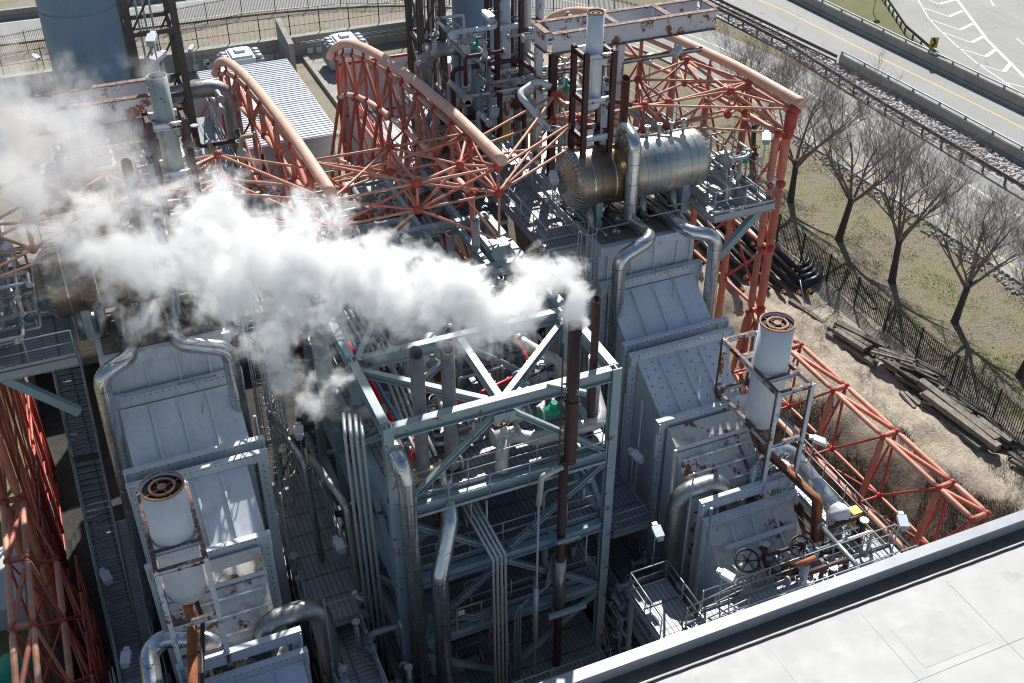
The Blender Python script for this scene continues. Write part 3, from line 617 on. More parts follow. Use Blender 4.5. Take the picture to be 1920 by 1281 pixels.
def arch(X,label,dep,ynodes,thick,postx=0):
    t=thing('arched_truss',label,'truss',(X,35,0),'arched trusses over the boiler bays')
    m=MB(); pts=[V((X,y,AU(y)+.12)) for y in [60.6-.8*i for i in range(33)]]; pts=[p for p in pts if p.y>=34.9]+[V((X,34.7,13.7))]; m.tube(pts,.225,18)
    for p in pts[3:-1:4]: m.tube([p,p+V((0,.05,-.005))],.23,18,caps=False)
    m.build('arch_tube',M['cream'],t)
    S=[V((X,y,AU(y)-.5)) for y in ynodes]; Lc=[V((X-.0,y,AU(y)-dep-(.5 if dep>2 else 0))) for y in ynodes]
    for a,b in zip(S,S[1:]): strut(t,a,b,.12,'orange','chord')
    for a,b in zip(Lc,Lc[1:]): strut(t,a,b,.15 if dep>2 else .12,'cream' if dep>2 else 'orange','chord')
    for i,(a,b) in enumerate(zip(S,Lc)):
        node(t,a,.17); node(t,b,.19)
        m=MB(); m.tube([a,V((X,a.y,AU(a.y)-.15))],.06,6); m.build('hanger',M['red'],t)
        strut(t,a,b,thick)
        if i+1<len(S): strut(t,a if i%2 else b,Lc[i+1] if i%2 else S[i+1],thick)
    return t,S,Lc
y3=[35.4,38.6,41.8,45.0,48.3,51.6,55,58.4]
tR,SR,LRc=arch(27.9,'salmon arched tube truss ending at the right corner column, nearest the road',1.7,y3,.1)
t2,S2,L2=arch(14.4,'middle of the three salmon arched tube trusses, ending above the blue-grey frame',2.3,[38,40.2,42.4,44.6,46.8,48.9,51,53.2,55.4,57.4,59.2],.095)
t1,S1,L1=arch(7.8,'left of the three salmon arched tube trusses, beside the corrugated roof',2.0,[38,41,44,47,50,53,56,58.6],.13)
t0,S0,L0=arch(-5.7,'salmon arched tube truss along the left edge of the photo',1.7,y3,.1)
# posts and bracing below the arches
def below(t,Lc,X,dx,zb,skip=1,r=.17,lev=(6.4,3.0)):
    ps=Lc[::skip]
    for i,p in enumerate(ps):
        m=MB(); m.tube([p,V((X,p.y,zb))],r,10); m.build('post',M['orange'],t)
    rows=[ [V((X,p.y,z)) for p in ps if p.z>z+.8] for z in lev]
    prev=ps
    for row in rows:
        for a,b in zip(row,row[1:]): strut(t,a,b,.09,'orange')
        for q in row: node(t,q,.13)
        for i in range(min(len(row),len(prev))-1): strut(t,prev[i],row[i+1],.055,'red'); strut(t,prev[i+1],row[i],.055,'red')
        prev=row
below(tR,LRc,27.9,0,0,1,.17)
below(t2,L2,14.4,0,0,2,.11,(7.0,4.,1.2))
below(t1,L1,7.8,0,0,2,.12)
below(t0,L0,-5.7,0,-5,2,.11)
# a second leaning plane of red struts beside the middle arch
for i,p in enumerate(L2[3:]):
    strut(t2,p,(13.3,p.y-.9,p.z-3.4),.1); strut(t2,(13.3,p.y-.9,p.z-3.4),(13.5,p.y,0),.1)
    if i: strut(t2,(13.3,p.y-.9,p.z-3.4),(13.3,L2[2+i].y-.9,L2[2+i].z-3.4),.12,'cream','chord')
roof_bay('right bay of the orange space-frame roof, over the large metal drum',
 [(19.3,40.5),(19.2,37.9),(23.4,40.6),(22.3,38.0),(23.4,37.9),(26.6,41.8),(26.5,37.9),(27.85,38.5)],
 [(19.3,40.5),(19.2,37.9),(23.4,40.6),(22.3,38.0),(23.4,37.9),(26.6,41.8),(26.5,37.9),(27.85,38.5)],
 [((19.3,40.5,ZT),(14.4,38.4,ZB+.6)),((19.3,40.5,ZB),(14.4,38.4,ZB+.3)),((19.2,37.9,ZT),(14.4,35.1,ZT-.1)),((19.2,37.9,ZB),(14.4,35.1,ZB)),((19.3,40.5,ZT),(14.4,35.1,ZT-.2)),((19.2,37.9,ZB),(14.4,38.3,ZB)),((19.2,37.9,ZT),(14.4,35.1,ZB)),((19.3,40.5,ZB),(14.4,35.1,ZB)),
  ((26.5,37.9,ZT),(27.9,35.2,ZT)),((26.5,37.9,ZB),(27.9,35.2,ZB)),((27.85,38.5,ZT),(27.9,35.2,ZT)),((27.85,38.5,ZB),(27.9,35.2,ZB)),((26.5,37.9,ZT),(27.9,35.2,ZB)),((23.4,37.9,ZB),(27.9,35.2,ZB)),((26.6,41.8,ZT),(27.9,41.8,12.6)),((26.6,41.8,ZB),(27.9,45,12.2)),((22.3,38,ZT),(27.9,35.2,ZT)),((23.4,40.6,ZT),(27.85,38.5,ZT))])
roof_bay('middle bay of the orange space-frame roof, between the two arched tubes',
 [(11.1,38.3),(11.1,35.0),(7.8,38.4),(7.8,34.9),(14.4,38.35),(14.4,35.05),(13.1,35.8)],
 [(11.1,38.4),(11.1,35.0),(7.8,38.4),(7.8,34.9),(14.4,38.35),(14.4,35.05),(9.0,37.7)],
 [((14.4,35.05,ZB),(14.4,35.05,10.1)),((7.8,34.9,ZB),(7.8,34.9,10.1)),((11.1,35,ZB),(14.4,35.05,10.1)),((11.1,35,ZB),(7.8,34.9,10.1)),((13.1,35.8,ZB),(14.4,35.05,10.1)),((11.1,38.4,ZB),(14.4,35.05,ZB)),
  ((14.4,38.35,ZT-.2),(7.8,38.4,ZB)),((11.1,38.3,ZT),(12.6,42,11.6)),((11.1,38.4,ZB),(9.5,42,11))],5.0)
roof_bay('left bay of the orange space-frame roof, half hidden in the steam',
 [(4.8,40.3),(0.6,40.2),(0.6,37.6),(-2.4,41.2),(-2.4,37.5),(1.7,38.6)],
 [(4.8,40.4),(0.6,40.2),(0.6,37.7),(-2.3,41.3),(-2.4,37.6),(1.7,37.7),(1.7,39.7)],
 [((4.8,40.3,ZT),(7.8,34.9,ZT)),((4.8,40.4,ZB),(7.8,34.9,ZB)),((4.8,40.3,ZT),(7.8,38.4,ZT-.3)),((1.7,37.7,ZB),(7.8,34.9,ZB)),((1.7,38.6,ZT),(7.8,34.9,ZT)),((0.6,37.6,ZT),(7.8,34.9,ZB)),
  ((-2.4,37.5,ZT),(-5.7,35.2,ZT)),((-2.4,37.6,ZB),(-5.7,35.2,ZB)),((-2.4,41.2,ZT),(-5.7,38.5,ZT)),((-2.4,41.3,ZB),(-5.7,38.5,ZB)),((-2.4,37.5,ZT),(-5.7,38.5,ZT)),((-2.4,37.6,ZB),(-5.7,38.5,ZB)),((0.6,37.7,ZB),(-5.7,35.2,ZB)),((4.8,40.4,ZB),(7.8,38.4,ZB)),((-2.4,37.6,ZB),(-5.7,41.8,ZB))])
# pier stubs for the front of the roof truss
# side walls (mirrored double-layer trusses stepping down towards the camera)
def side_wall(s,label,zl):
    pk=1 if s>0 else .5
    X=lambda x: x if s>0 else 22.15-x
    t=thing('side_truss',label,'truss',(X(27.9),35.4,0),'low side trusses of the enclosure')
    ys=[35.4,32.1,28.8,25.5,22.2,20.35] if s>0 else [35.4,32.1,28.8,25.5,22.2,18.9]
    A=[V((X(27.9),y,3.15)) for y in ys]; Bn=[V((X(27.25),y,3.1)) for y in ys]; C1=[V((X(27.9),y,-.4)) for y in ys]; C2=[V((X(26.8),y,-.4)) for y in ys]
    for i in range(len(ys)):
        for q in (A[i],Bn[i],C1[i],C2[i]): node(t,q,.15)
        strut(t,A[i],Bn[i],.12,'orange'); strut(t,A[i],C1[i],.055,'red'); strut(t,Bn[i],C2[i],.13*pk,'orange','post'); strut(t,C1[i],C2[i],.06,'red'); strut(t,A[i],C2[i],.05,'red')
        m=MB(); m.tube([C2[i],V((X(26.3),ys[i],zl))],.15*pk,10); m.build('post',M['orange'],t)
        if i+1<len(ys):
            strut(t,A[i],A[i+1],.115,'orange','chord',10); strut(t,Bn[i],Bn[i+1],.11,'orange','chord',10); strut(t,Bn[i],A[i+1],.1,'orange')
            strut(t,C1[i],C1[i+1],.07,'orange','chord'); strut(t,C2[i],C2[i+1],.13,'orange','chord'); strut(t,C1[i],Bn[i+1],.05,'red'); strut(t,C1[i+1],C2[i],.05,'red')
    if s<0: # taller, denser wall seen from its inner side
        prev=[C1,C2]; 
        for lv,z in enumerate((-3.9,)):
            D1=[V((X(27.9),y,z)) for y in ys]; D2=[V((X(26.3),y,z)) for y in ys]
            for i in range(len(ys)):
                strut(t,prev[0][i],D1[i],.05,'red'); strut(t,prev[1][i],D2[i],.055,'red'); strut(t,D1[i],D2[i],.05,'red'); node(t,D2[i],.12)
                if i+1<len(ys): strut(t,D2[i],D2[i+1],.06,'red'); strut(t,prev[1][i],D2[i+1],.05,'red'); strut(t,prev[1][i+1],D2[i],.05,'red')
            prev=[D1,D2]
    return t
sR=side_wall(1,'low orange double-tube truss stepping down beside the sandy bank on the right',-5)
sL=side_wall(-1,'dense orange and red truss wall filling the lower left edge of the photo',-9)
for s,t in((1,sR),(-1,sL)):
    X=lambda x: x if s>0 else 22.15-x
    lv=[12.2,9.75,6.5,3.15,-.4,-5]
    for a,b in zip(lv,lv[1:]):
        strut(t,(X(27.9),35.4,a),(X(27.9),35.4,b),.2,'orange','column',12); strut(t,(X(27.35),35.4,a),(X(27.35),35.4,b),.16,'orange','column',12)
    for z in lv[:4]: node(t,(X(27.9),35.3,z),.22); node(t,(X(27.35),35.3,z),.16)
    strut(t,(X(27.9),35.3,13.3),(X(27.9),35.3,12.2),.26,'red','column',12); node(t,(X(27.9),35.1,13.3),.24)
# dense inner lattice at the left edge
t=thing('lattice_wall','red lattice wall behind the dense truss at the left edge, grass showing through','truss',(-5,40,-5))
ys=[36.4+1.9*i for i in range(7)]
for X,zt in((-5.1,8.5),):
    zs=[-6.5,-3.2,0,3.2,6.3] if X<-5 else [-6.5,-3,0,3,5.5]
    for i,y in enumerate(ys):
        for z in zs:
            if i+1<len(ys): strut(t,(X,y,z),(X,ys[i+1],z),.05,'red')
        for a,b in zip(zs,zs[1:]):
            m=MB(); m.tube([(X,y,a),(X,y,b)],.06,8); m.build('post',M['orange' if i%2 else 'red'],t)
            if i+1<len(ys) and (len(t.children)<220): strut(t,(X,y,a),(X,ys[i+1],b),.035,'red'); strut(t,(X,y,b),(X,ys[i+1],b),.035,'red')
ys2=[18.5+2.1*i for i in range(9)]
t=thing('lattice_wall','inner red lattice wall beside the dark stairs at the lower left','truss',(-4.0,28,-7))
for i,y in enumerate(ys2):
    zs=[-6.5,-3.5,-.4]
    for z in zs:
        if i+1<len(ys2): strut(t,(-3.95,y,z),(-3.95,ys2[i+1],z),.04,'red')
    for a,b in zip(zs,zs[1:]):
        m=MB(); m.tube([(-3.95,y,a),(-3.95,y,b)],.055,8); m.build('post',M['orange' if i%2 else 'red'],t)
        if i+1<len(ys2): strut(t,(-3.95,y,a),(-3.95,ys2[i+1],b),.03,'red'); strut(t,(-3.95,y,b),(-3.95,ys2[i+1],b),.03,'red')
# white siding walls with red trim
def siding(p,q,z0,z1,label):
    t=thing('siding_wall',label,'wall',tuple(p)); p=V(p).copy();q=V(q).copy(); p.z=q.z=0; u=V((0,0,1))
    m=MB(); m.bar(p+u*(z0+z1)/2,q+u*(z0+z1)/2,.1,z1-z0); m.build('panel',M['siding'],t)
    for z in (z1+.02,z1*.62,z0+.4): m=MB(); m.tube([p+u*z,q+u*z],.09,8); m.build('trim_tube',M['red'],t)
    k=max(2,round((q-p).length/2.6)); n=(q-p).cross(u).normalized()*.16
    for i in range(k+1): a=p.lerp(q,i/k)+n; m=MB(); m.tube([a+u*z0,a+u*z1],.09,8); m.build('post',M['red'],t)
    for i in range(k):
        a=p.lerp(q,i/k)+n;b=p.lerp(q,(i+1)/k)+n; strut(t,a+u*(z1*.62),b+u*z1,.05,'orange')
    return t
siding((14.6,60.2,0),(21.5,60.2,0),0,8.3,'white sided wall with red tubes right of the middle arch, behind the boiler bay')
siding((15.1,44,0),(15.1,60,0),0,6.6,'white sided wall behind the red struts of the middle arch')
siding((1,60.2,0),(7.8,60.2,0),0,8.3,'white sided wall with red tubes behind the bent grey duct at the left')
siding((-5.2,36,0),(-5.2,48,0),-6,-.5,'white sided wall behind the stairs at the left edge')
siding((8.3,50,0),(8.3,60,0),0,4.5,'white sided wall below the left arch')
# ================================================================ GENERIC PLANT PARTS
def deck(t,x0,x1,y0,y1,z,mat='grate',edge='galv',th=.06,beam=.2):
    m=MB(); m.box(x0,x1,y0,y1,z-th,z); m.build('deck',M[mat],t)
    m=MB()
    m.chan((x0,y0-.03,z-beam/2-.02),(x1,y0-.03,z-beam/2-.02),.08,beam); m.chan((x0,y1+.03,z-beam/2-.02),(x1,y1+.03,z-beam/2-.02),.08,beam)
    m.chan((x0-.045,y0,z-beam/2-.02),(x0-.045,y1,z-beam/2-.02),.08,beam); m.chan((x1+.045,y0,z-beam/2-.02),(x1+.045,y1,z-beam/2-.02),.08,beam)
    k=int((y1-y0)/1.8)
    for i in range(1,k+1): y=y0+(y1-y0)*i/(k+1); m.bar((x0,y,z-th-.09),(x1,y,z-th-.09),.07,.14)
    m.build('edge_beam',M[edge],t)
def platform(label,x0,x1,y0,y1,z,rails='',mat='grate',legs=None,edge='galv',extra=None,beam=.2):
    t=thing('platform',label,'platform',(x0,y0,z))
    deck(t,x0,x1,y0,y1,z,mat,edge,beam=beam)
    seg={'s':[(x0,y0),(x1,y0)],'n':[(x0,y1),(x1,y1)],'w':[(x0,y0),(x0,y1)],'e':[(x1,y0),(x1,y1)]}
    for c in rails: m=MB(); m.rail([V((x,y,z)) for x,y in seg[c]]); m.build('railing',M['galv'],t)
    if legs is not None:
        for x in (x0+.1,x1-.1):
            for y in (y0+.1,y1-.1): m=MB(); m.ibeam((x,y,legs),(x,y,z-.25),.16,.16,.03,(0,1,0)); m.build('leg',M['steel_clean'],t)
    return t
def stairs(label,p,q,w=.8,mat='galv'):
    p=V(p);q=V(q); t=thing('stairs',label,'stairs',tuple(p)); d=(q-p); h=V((d.x,d.y,0)).normalized(); s=V((-h.y,h.x,0))*w/2; n=max(3,round(abs(d.z)/.21))
    for sg in(-1,1):
        m=MB(); m.bar(p+s*sg,q+s*sg,.05,.24); m.build('stringer',M['steel_clean'],t)
        m=MB(); a,b=p+s*sg*1.05,q+s*sg*1.05; u=V((0,0,1)); m.tube([a+u,b+u],.028,5); m.tube([a+u*.55,b+u*.55],.024,5)
        for i in range(5): c=a.lerp(b,i/4); m.tube([c,c+u],.026,5)
        m.build('handrail',M['galv'],t)
    m=MB()
    for i in range(n): c=p.lerp(q,(i+.5)/n); m.bar(c-s*.96,c+s*.96,.25,.04)
    m.build('treads',M['grate2'],t); return t
def ladder(label,x,y,z0,z1,face=(0,-1,0),cage=True):
    t=thing('ladder',label,'ladder',(x,y,z0)); f=V(face); s=V((f.y,-f.x,0))*.22; m=MB()
    for sg in(-1,1): m.tube([V((x,y,z0))+s*sg,V((x,y,z1+1))+s*sg],.03,5)
    m.build('side_rails',M['galv'],t); m=MB(); z=z0+.2
    while z<z1: m.tube([V((x,y,z))-s,V((x,y,z))+s],.016,4); z+=.3
    m.build('rungs',M['galv'],t)
    if cage:
        m=MB(); z=z0+2.1
        while z<=z1+1.05:
            m.tube([V((x,y,z))+s*math.cos(a)*1.6+f*(.38+.42*math.sin(a)) for a in [-.9+i*(math.pi+1.8)/12 for i in range(13)]],.025,5,False); z+=1.1
        for i in range(7):
            a=-.4+i*(math.pi+.8)/6; c=s*math.cos(a)*1.6+f*(.38+.42*math.sin(a)); m.tube([V((x,y,z0+2.1))+c,V((x,y,z1+1))+c],.018,4)
        m.build('safety_cage',M['galv'],t)
    return t
def lamp(p,label,h=2.2,yaw=0,grp='white floodlights on thin poles'):
    p=V(p); b=p-V((0,0,h)); t=thing('floodlight',label,'light',tuple(b),grp)
    m=MB(); m.tube([b,p],.03,6); m.build('pole',M['galv'],t)
    c,s_=math.cos(yaw),math.sin(yaw); ax=V((c,s_,0)); sd=V((-s_,c,0))
    m=MB(); m.bar(p-ax*.05+V((0,0,.03)),p+ax*.42-V((0,0,.10)),.36,.16); m.bar(p-ax*.22+V((0,0,.05)),p-ax*.05+V((0,0,.05)),.2,.13); m.build('lamp_head',M['lampw'],t)
    m=MB(); m.bar(p+ax*.43-V((0,0,.15)),p+ax*.47-V((0,0,.12)),.26,.2); m.build('lens',M['insul'],t)
    return t
def pipe(label,pts,r,mat='silver',rad=None,name='pipe',cat='pipe',grp=None,n=14,bands=True,flange=None,open_end=False):
    pts=[V(p) for p in pts]; t=thing(name,label,cat,tuple(pts[-1]),grp)
    fl=fillet(pts,rad or r*2.6,7) if len(pts)>2 else pts
    m=MB(); m.tube(fl,r,n)
    if bands:
        for a,b,c in zip(fl,fl[1:],fl[2:]):
            if (b-a).angle(c-b,0)>.02: d=((b-a).normalized()+(c-b).normalized()).normalized(); m.tube([b-d*.012,b+d*.012],r*1.022,n,False)
        for a,b in zip(pts,pts[1:]):
            L=(b-a).length; d=(b-a)/L; k=int(L/.95)
            for i in range(1,k): c=a+d*(L*i/k); m.tube([c,c+d*.035],r*1.025,n,False)
    m.build('pipe_run',M[mat],t)
    if flange:
        for i in flange: a=pts[i]; d=(pts[i+1]-a).normalized() if i+1<len(pts) else (a-pts[i-1]).normalized(); m=MB(); m.tube([a-d*.04,a+d*.04],r*1.5,n); m.build('flange',M['galv'],t)
    return t
def vent(label,x,y,z0,z1,r,mat,slant=.25,cat='vent pipe',grp=None,inner='rust'):
    t=thing('vent_pipe',label,cat,(x,y,z0),grp); n=20; m=MB(); vs=[];fs=[]
    for rr in (r,r*.9):
        for zz in (0,1):
            for k in range(n):
                a=2*math.pi*k/n; vs.append((x+rr*math.cos(a),y+rr*math.sin(a),z0 if zz==0 else z1+math.sin(a)*slant*r*2))
    for k in range(n):
        j=(k+1)%n; fs+=[(k,j,n+j,n+k),(n+k,n+j,3*n+j,3*n+k),(2*n+k,3*n+k,3*n+j,2*n+j)]
    m.add(vs,fs,False); m.sm=[True]*len(m.sm); m.build('pipe_run',M[mat],t)
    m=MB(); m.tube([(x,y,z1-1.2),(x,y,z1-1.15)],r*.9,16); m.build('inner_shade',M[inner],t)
    return t
def wheel(parent,c,ax,R_,mat='rust'):
    c=V(c); d,a,b=frame(V(ax)); m=MB(); m.torus(c,ax,R_,.045,24)
    for k in range(6): an=k*math.pi/3; m.tube([c,c+(a*math.cos(an)+b*math.sin(an))*R_],.022,5)
    m.tube([c-d*.35,c+d*.12],.05,8); m.build('handwheel',M[mat],parent)
def valve(label,p,r=.22,mat='insul',wr=.35,wm='rust',ax=(0,-.3,1),grp=None):
    p=V(p); t=thing('valve',label,'valve',tuple(p),grp); a=V(ax).normalized()
    m=MB(); m.ball(p,r*1.25,12); m.tube([p-V((r*2.2,0,0)),p+V((r*2.2,0,0))],r,12); m.tube([p,p+a*(r*2.6)],r*.55,10); m.build('valve_body',M[mat],t)
    for sg in(-1,1): m=MB(); m.tube([p+V((sg*r*1.8,0,0)),p+V((sg*r*2.1,0,0))],r*1.4,14); m.build('flange',M['galv'],t)
    if wr: wheel(t,p+a*(r*3+.25),a,wr,wm)
    return t
# ================================================================ BOILER CASINGS
MX=22.15
def casing(s,label,x0,rusty):
    # local x from the casing's outer-left edge; s only decides which side faces the centre
    t=thing('boiler_casing',label,'boiler',(x0,34,-7)); X=lambda x:x0+x
    def solid(name,mat,a,b,prof): # prof (y,z) polygon extruded over x
        m=MB(); n=len(prof); m.add([(X(a),y,z) for y,z in prof]+[(X(b),y,z) for y,z in prof],[tuple(range(n)),tuple(range(2*n-1,n-1,-1))]+[(i,i+n,(i+1)%n+n,(i+1)%n) for i in range(n)]); return m.build(name,M[mat],t)
    solid('rear_module','panel',.1,4.65,[(34.45,-7),(34.45,9.05),(39.5,9.05),(39.5,-7)])
    m=MB(); m.box(X(.1),X(4.7),34.3,34.45,8.72,9.12); m.build('top_flange',M['panel'],t)
    for x in (.45,1.55,2.65,3.75,4.4): m=MB(); m.box(X(x),X(x+.07),34.33,34.45,7.3,8.72); m.build('stiffener',M['panel'],t)
    solid('roof_plate','wood',.3,4.5,[(34.7,9.06),(34.7,9.1),(38.8,9.1),(38.8,9.06)])
    def flange(y0,y1,z,w,h=.5,lip=.28,side=.36,zb=-6.8,name='flange',x=0):
        m=MB(); m.box(X(x),X(x+w),y0+.05,y1,z-h,z-.05); m.box(X(x)-.02,X(x+w)+.02,y0-.02,y1+.02,z-.05,z); 
        m.box(X(x),X(x+.06),y0-lip*.4,y0+.05,z-h-.1,z-.051); m.box(X(x+w-.06),X(x+w),y0-lip*.4,y0+.05,z-h-.1,z-.051)
        m.box(X(x),X(x+side),y0+.05,y1,zb,z-h); m.box(X(x+w-side),X(x+w),y0+.05,y1,zb,z-h)
        for k in (.42,w-.5): m.box(X(x+k),X(x+k+.05),y0-.02,y0+.05,z-h+.02,z-.06)
        m.build(name,M['panel'],t)
        m=MB(); k=int((w-.3)/.22)
        for i in range(k): m.tube([(X(x+.2+i*.22),y0+.055,z-.12),(X(x+.2+i*.22),y0+.02,z-.12)],.022,5)
        for i in range(10): m.tube([(X(x+.18),y0+.055,z-h-.2-i*.3),(X(x+.18),y0+.02,z-h-.2-i*.3)],.022,5); m.tube([(X(x+w-.18),y0+.055,z-h-.2-i*.3),(X(x+w-.18),y0+.02,z-h-.2-i*.3)],.022,5)
        m.build('bolt_row',M['rust'],t)
    def slope(ya,za,yb,zb,w,n,name,mat,xa=.38,zf=-6.9,horiz=False,rib=.09):
        solid('side_casing','panel',xa,w-.38,[(yb,zf),(yb,zb-.02),(ya,za-.02),(ya,zf)])
        d=V((0,yb-ya,zb-za)).normalized(); nn=V((0,-d.z,d.y)); 
        if nn.z<0: nn=-nn
        m=MB(); a0=V((0,ya,za)); b0=V((0,yb,zb)); vs=[]
        for o in (0,.04):
            for (q,xx) in ((b0,xa-.02),(b0,w-.36),(a0,w-.36),(a0,xa-.02)): vs.append(V((X(xx),q.y,q.z))+nn*(o-.015))
        m.hexa(vs); m.build(name,M[mat],t)
        for i in range(n):
            if horiz: f=(i+.6)/n; q=a0.lerp(b0,f); m=MB(); m.bar(V((X(xa+.1),q.y,q.z))+nn*.09,V((X(w-.5),q.y,q.z))+nn*.09,.07,.14,nn)
            else: xx=xa+(w-2*xa)*(i+1)/(n+1); m=MB(); q0=a0+d*.12; q1=b0-d*.12; m.bar(V((X(xx),q0.y,q0.z))+nn*.09,V((X(xx),q1.y,q1.z))+nn*.09,.08,.13,nn)
            m.build('stiffener',M['panel'],t)
        return a0,d,nn
    flange(34.0,34.28,7.55,4.85)
    slope(34.0,7.05,31.95,5.5,4.85,3,'sloped_panel','panel')
    flange(31.72,31.93,6.0,4.95,.45)
    flange(31.15,31.35,5.85,4.9,.45)
    a0,d,nn=slope(31.2,5.4,28.85,3.95,4.5,3,'sloped_panel','panel')
    if rusty: # grid of small rusty bolts
        m=MB()
        for i in range(9):
            for j in range(13):
                xx=.55+i*.42; f=.15+j*.2
                if (i+j)%2: q=V((X(xx+rnd.uniform(-.05,.05)),a0.y,a0.z))+d*(f+rnd.uniform(-.04,.04))+nn*.035; m.tube([q,q+nn*.02],.028,6)
        m.build('bolts',M['rust'],t)
    flange(28.62,28.82,4.3,4.25,.5)
    slope(28.5,3.95,27.75,3.55,4.2,0,'sloped_panel','panel_rust')
    slope(27.7,3.3,26.35,2.1,4.1,3,'sloped_panel','panel_rust',horiz=True)
    m=MB(); m.box(X(.5),X(3.9),25.7,26.35,-6.9,1.2); m.build('trough_floor',M['panel_rust'],t)
    for x in (1.2,2.4,3.3): m=MB(); m.box(X(x),X(x+.12),25.72,26.34,1.2,1.75); m.build('stiffener',M['panel_rust'],t)
    flange(25.42,25.62,2.65,4.1,.55,x=.25)
    flange(24.95,25.15,2.1,4.2,.45,x=.2)
    a0,d,nn=slope(25.0,1.65,22.75,-.5,4.55,3,'sloped_panel','panel' if not rusty else 'panel_rust',xa=.3)
    m=MB(); q=a0+d*.9; m.bar(V((X(.75),q.y,q.z))+nn*.2,V((X(3.9),q.y,q.z))+nn*.2,.2,.08,nn); m.build('cross_stiffener',M['panel'],t)
    solid('front_casing','panel',.5,3.8,[(22.3,-6.9),(22.3,-.6),(22.75,-.55),(22.75,-6.9)])
    # thin instrument tube on flange
    m=MB(); m.tube([(X(.6),34.0,7.75),(X(2.6),34.0,7.75),(X(2.8),34.0,8.0),(X(3.1),34.0,7.75)],.022,5); m.tube([(X(2.5),33.98,7.62),(X(3.9),33.98,7.62)],.03,5)
    m.tube(fillet([(X(3.0),33.98,7.7),(X(3.3),33.7,7.1),(X(3.1),33.3,6.55)],.3),.015,5); m.build('instrument_tube',M['galv'],t)
    m=MB(); m.box(X(.42),X(.48),29.2,30.6,.6,2.6); m.build('access_panel',M['guard'],t)
    return t
casing(1,'pale blue boiler casing on the right with rows of rusty bolts on its middle slope',18.5,True)
casing(-1,'pale blue boiler casing on the left with smooth ribbed slopes and a rusty lower part',-1.25,False)
# ================================================================ DRUMS
def drum(xa,xb,y,z,r,label,mat='drum',sad=True):
    t=thing('steam_drum',label,'drum',((xa+xb)/2,y,z)); e=r*.5; m=MB(); prof=[]
    for i in range(9): a=math.pi/2*i/8; prof.append((r*math.sin(a),e*(1-math.cos(a))))
    L=xb-xa; prof2=[(q,L-zz) for q,zz in prof[::-1]]
    m.lathe((xa,y,z),(1,0,0),prof+prof2,48); m.build('shell',M[mat],t)
    for i in range(1,7):
        x=xa+L*i/7; m=MB(); m.tube([(x,y,z),(x+.05,y,z)],r*1.008,48,False); m.build('seam_band',M['silverx'],t)
    for sx,x in((-1,xa),(1,xb)):
        m=MB()
        for k in range(36):
            a=2*math.pi*k/36; pts=[]
            for i in range(2,8,1): b=math.pi/2*i/8; pts.append((x-sx*(e*(1-math.cos(b)))*1,y+r*math.sin(b)*1.006*math.cos(a),z+r*math.sin(b)*1.006*math.sin(a)))
            m.tube(pts,.018,4,False)
        m.build('end_seams',M['silverx'],t)
    for i in range(5):
        x=xa+L*(.5+i*.085); m=MB(); m.tube([(x,y+.1,z+r-.1),(x,y+.1,z+r+.5)],.07,8); m.tube([(x,y+.1,z+r+.42),(x,y+.1,z+r+.5)],.13,10); m.build('nozzle',M['insul'],t)
    if sad:
        for x in (xa+L*.2,xa+L*.8): m=MB(); m.box(x-.15,x+.15,y-r*.8,y+r*.8,z-r-.85,z-r*.55); m.build('saddle',M['steel_clean'],t)
    return t
drum(17.9,24.75,36.85,11.1,1.27,'large silver drum with rusty brown band on top of the right boiler')
drum(-2.6,4.25,36.85,11.1,1.27,'large silver drum on the left boiler, half hidden by steam')
drum(20.0,24.6,48.3,9.2,1.25,'smaller dull drum behind the rusty frame, below the blue stack','silverd')
drum(-2.4,2.2,48.3,9.2,1.25,'smaller dull drum at the left behind the steam','silverd')
# downcomers and risers
for s in (1,-1):
    X=(lambda x:x) if s>0 else (lambda x:MX-x); w='right' if s>0 else 'left'
    inn='outer' ; 
    pipe('shiny pipe bending over the %s boiler top and dropping along its outer edge'%w,[(X(21.9),37.2,9.45),(X(22.25),33.6,9.5),(X(23.35),33.2,9.25),(X(23.65),33.3,-3)],.29,'silver',.5)
    pipe('shiny pipe bending over the %s boiler top and dropping along the inner edge'%w,[(X(20.4),37.2,9.45),(X(20.6),33.65,9.55),(X(18.95),33.35,9.1),(X(18.9),33.3,-3)],.29,'silver',.5)
    pipe('tall shiny pipe rising in front of the %s drum and bending over its top'%w,[(X(19.9),36.4,9.5),(X(20.4),35.35,9.35) if 0 else (X(20.4),35.3,9.4),(X(20.4),35.3,13.1),(X(20.6),36.6,13.3),(X(20.6),36.8,12.2)],.29,'silver',.4)
    for i,x in enumerate((18.9,21.4,22.9,23.6)):
        pipe('dull vertical riser under the %s drum, %s from the centre frame'%(w,('first','second','third','fourth')[i]),[(X(x),35.7+.1*i,9.1),(X(x),36.2,10.2)],.2,'silverd',grp=None,bands=False)
    for i,(x,r_) in enumerate(((20.3,.17),(24.1,.19),(24.7,.19))):
        pipe('vertical cladded leg between the %s drum and the boiler roof, %s'%(w,('slim','wide left','wide right')[i]),[(X(x),37.2,9.1),(X(x),37.9,9.1+.1)],.15,'silverd',bands=False) if 0 else None
    # rusty safety vents on top
    vent('slanted rusty vent pipe with %s paint, standing on the %s drum'%('peeling white',w),X(20.0),37.15,12.1,15.1,.19,'white_rust')
    vent('darker slanted rusty vent pipe beside the peeling one on the %s drum'%w,X(20.85),37.15,12.1,15.05,.18,'rust' if 1 else 'brown')
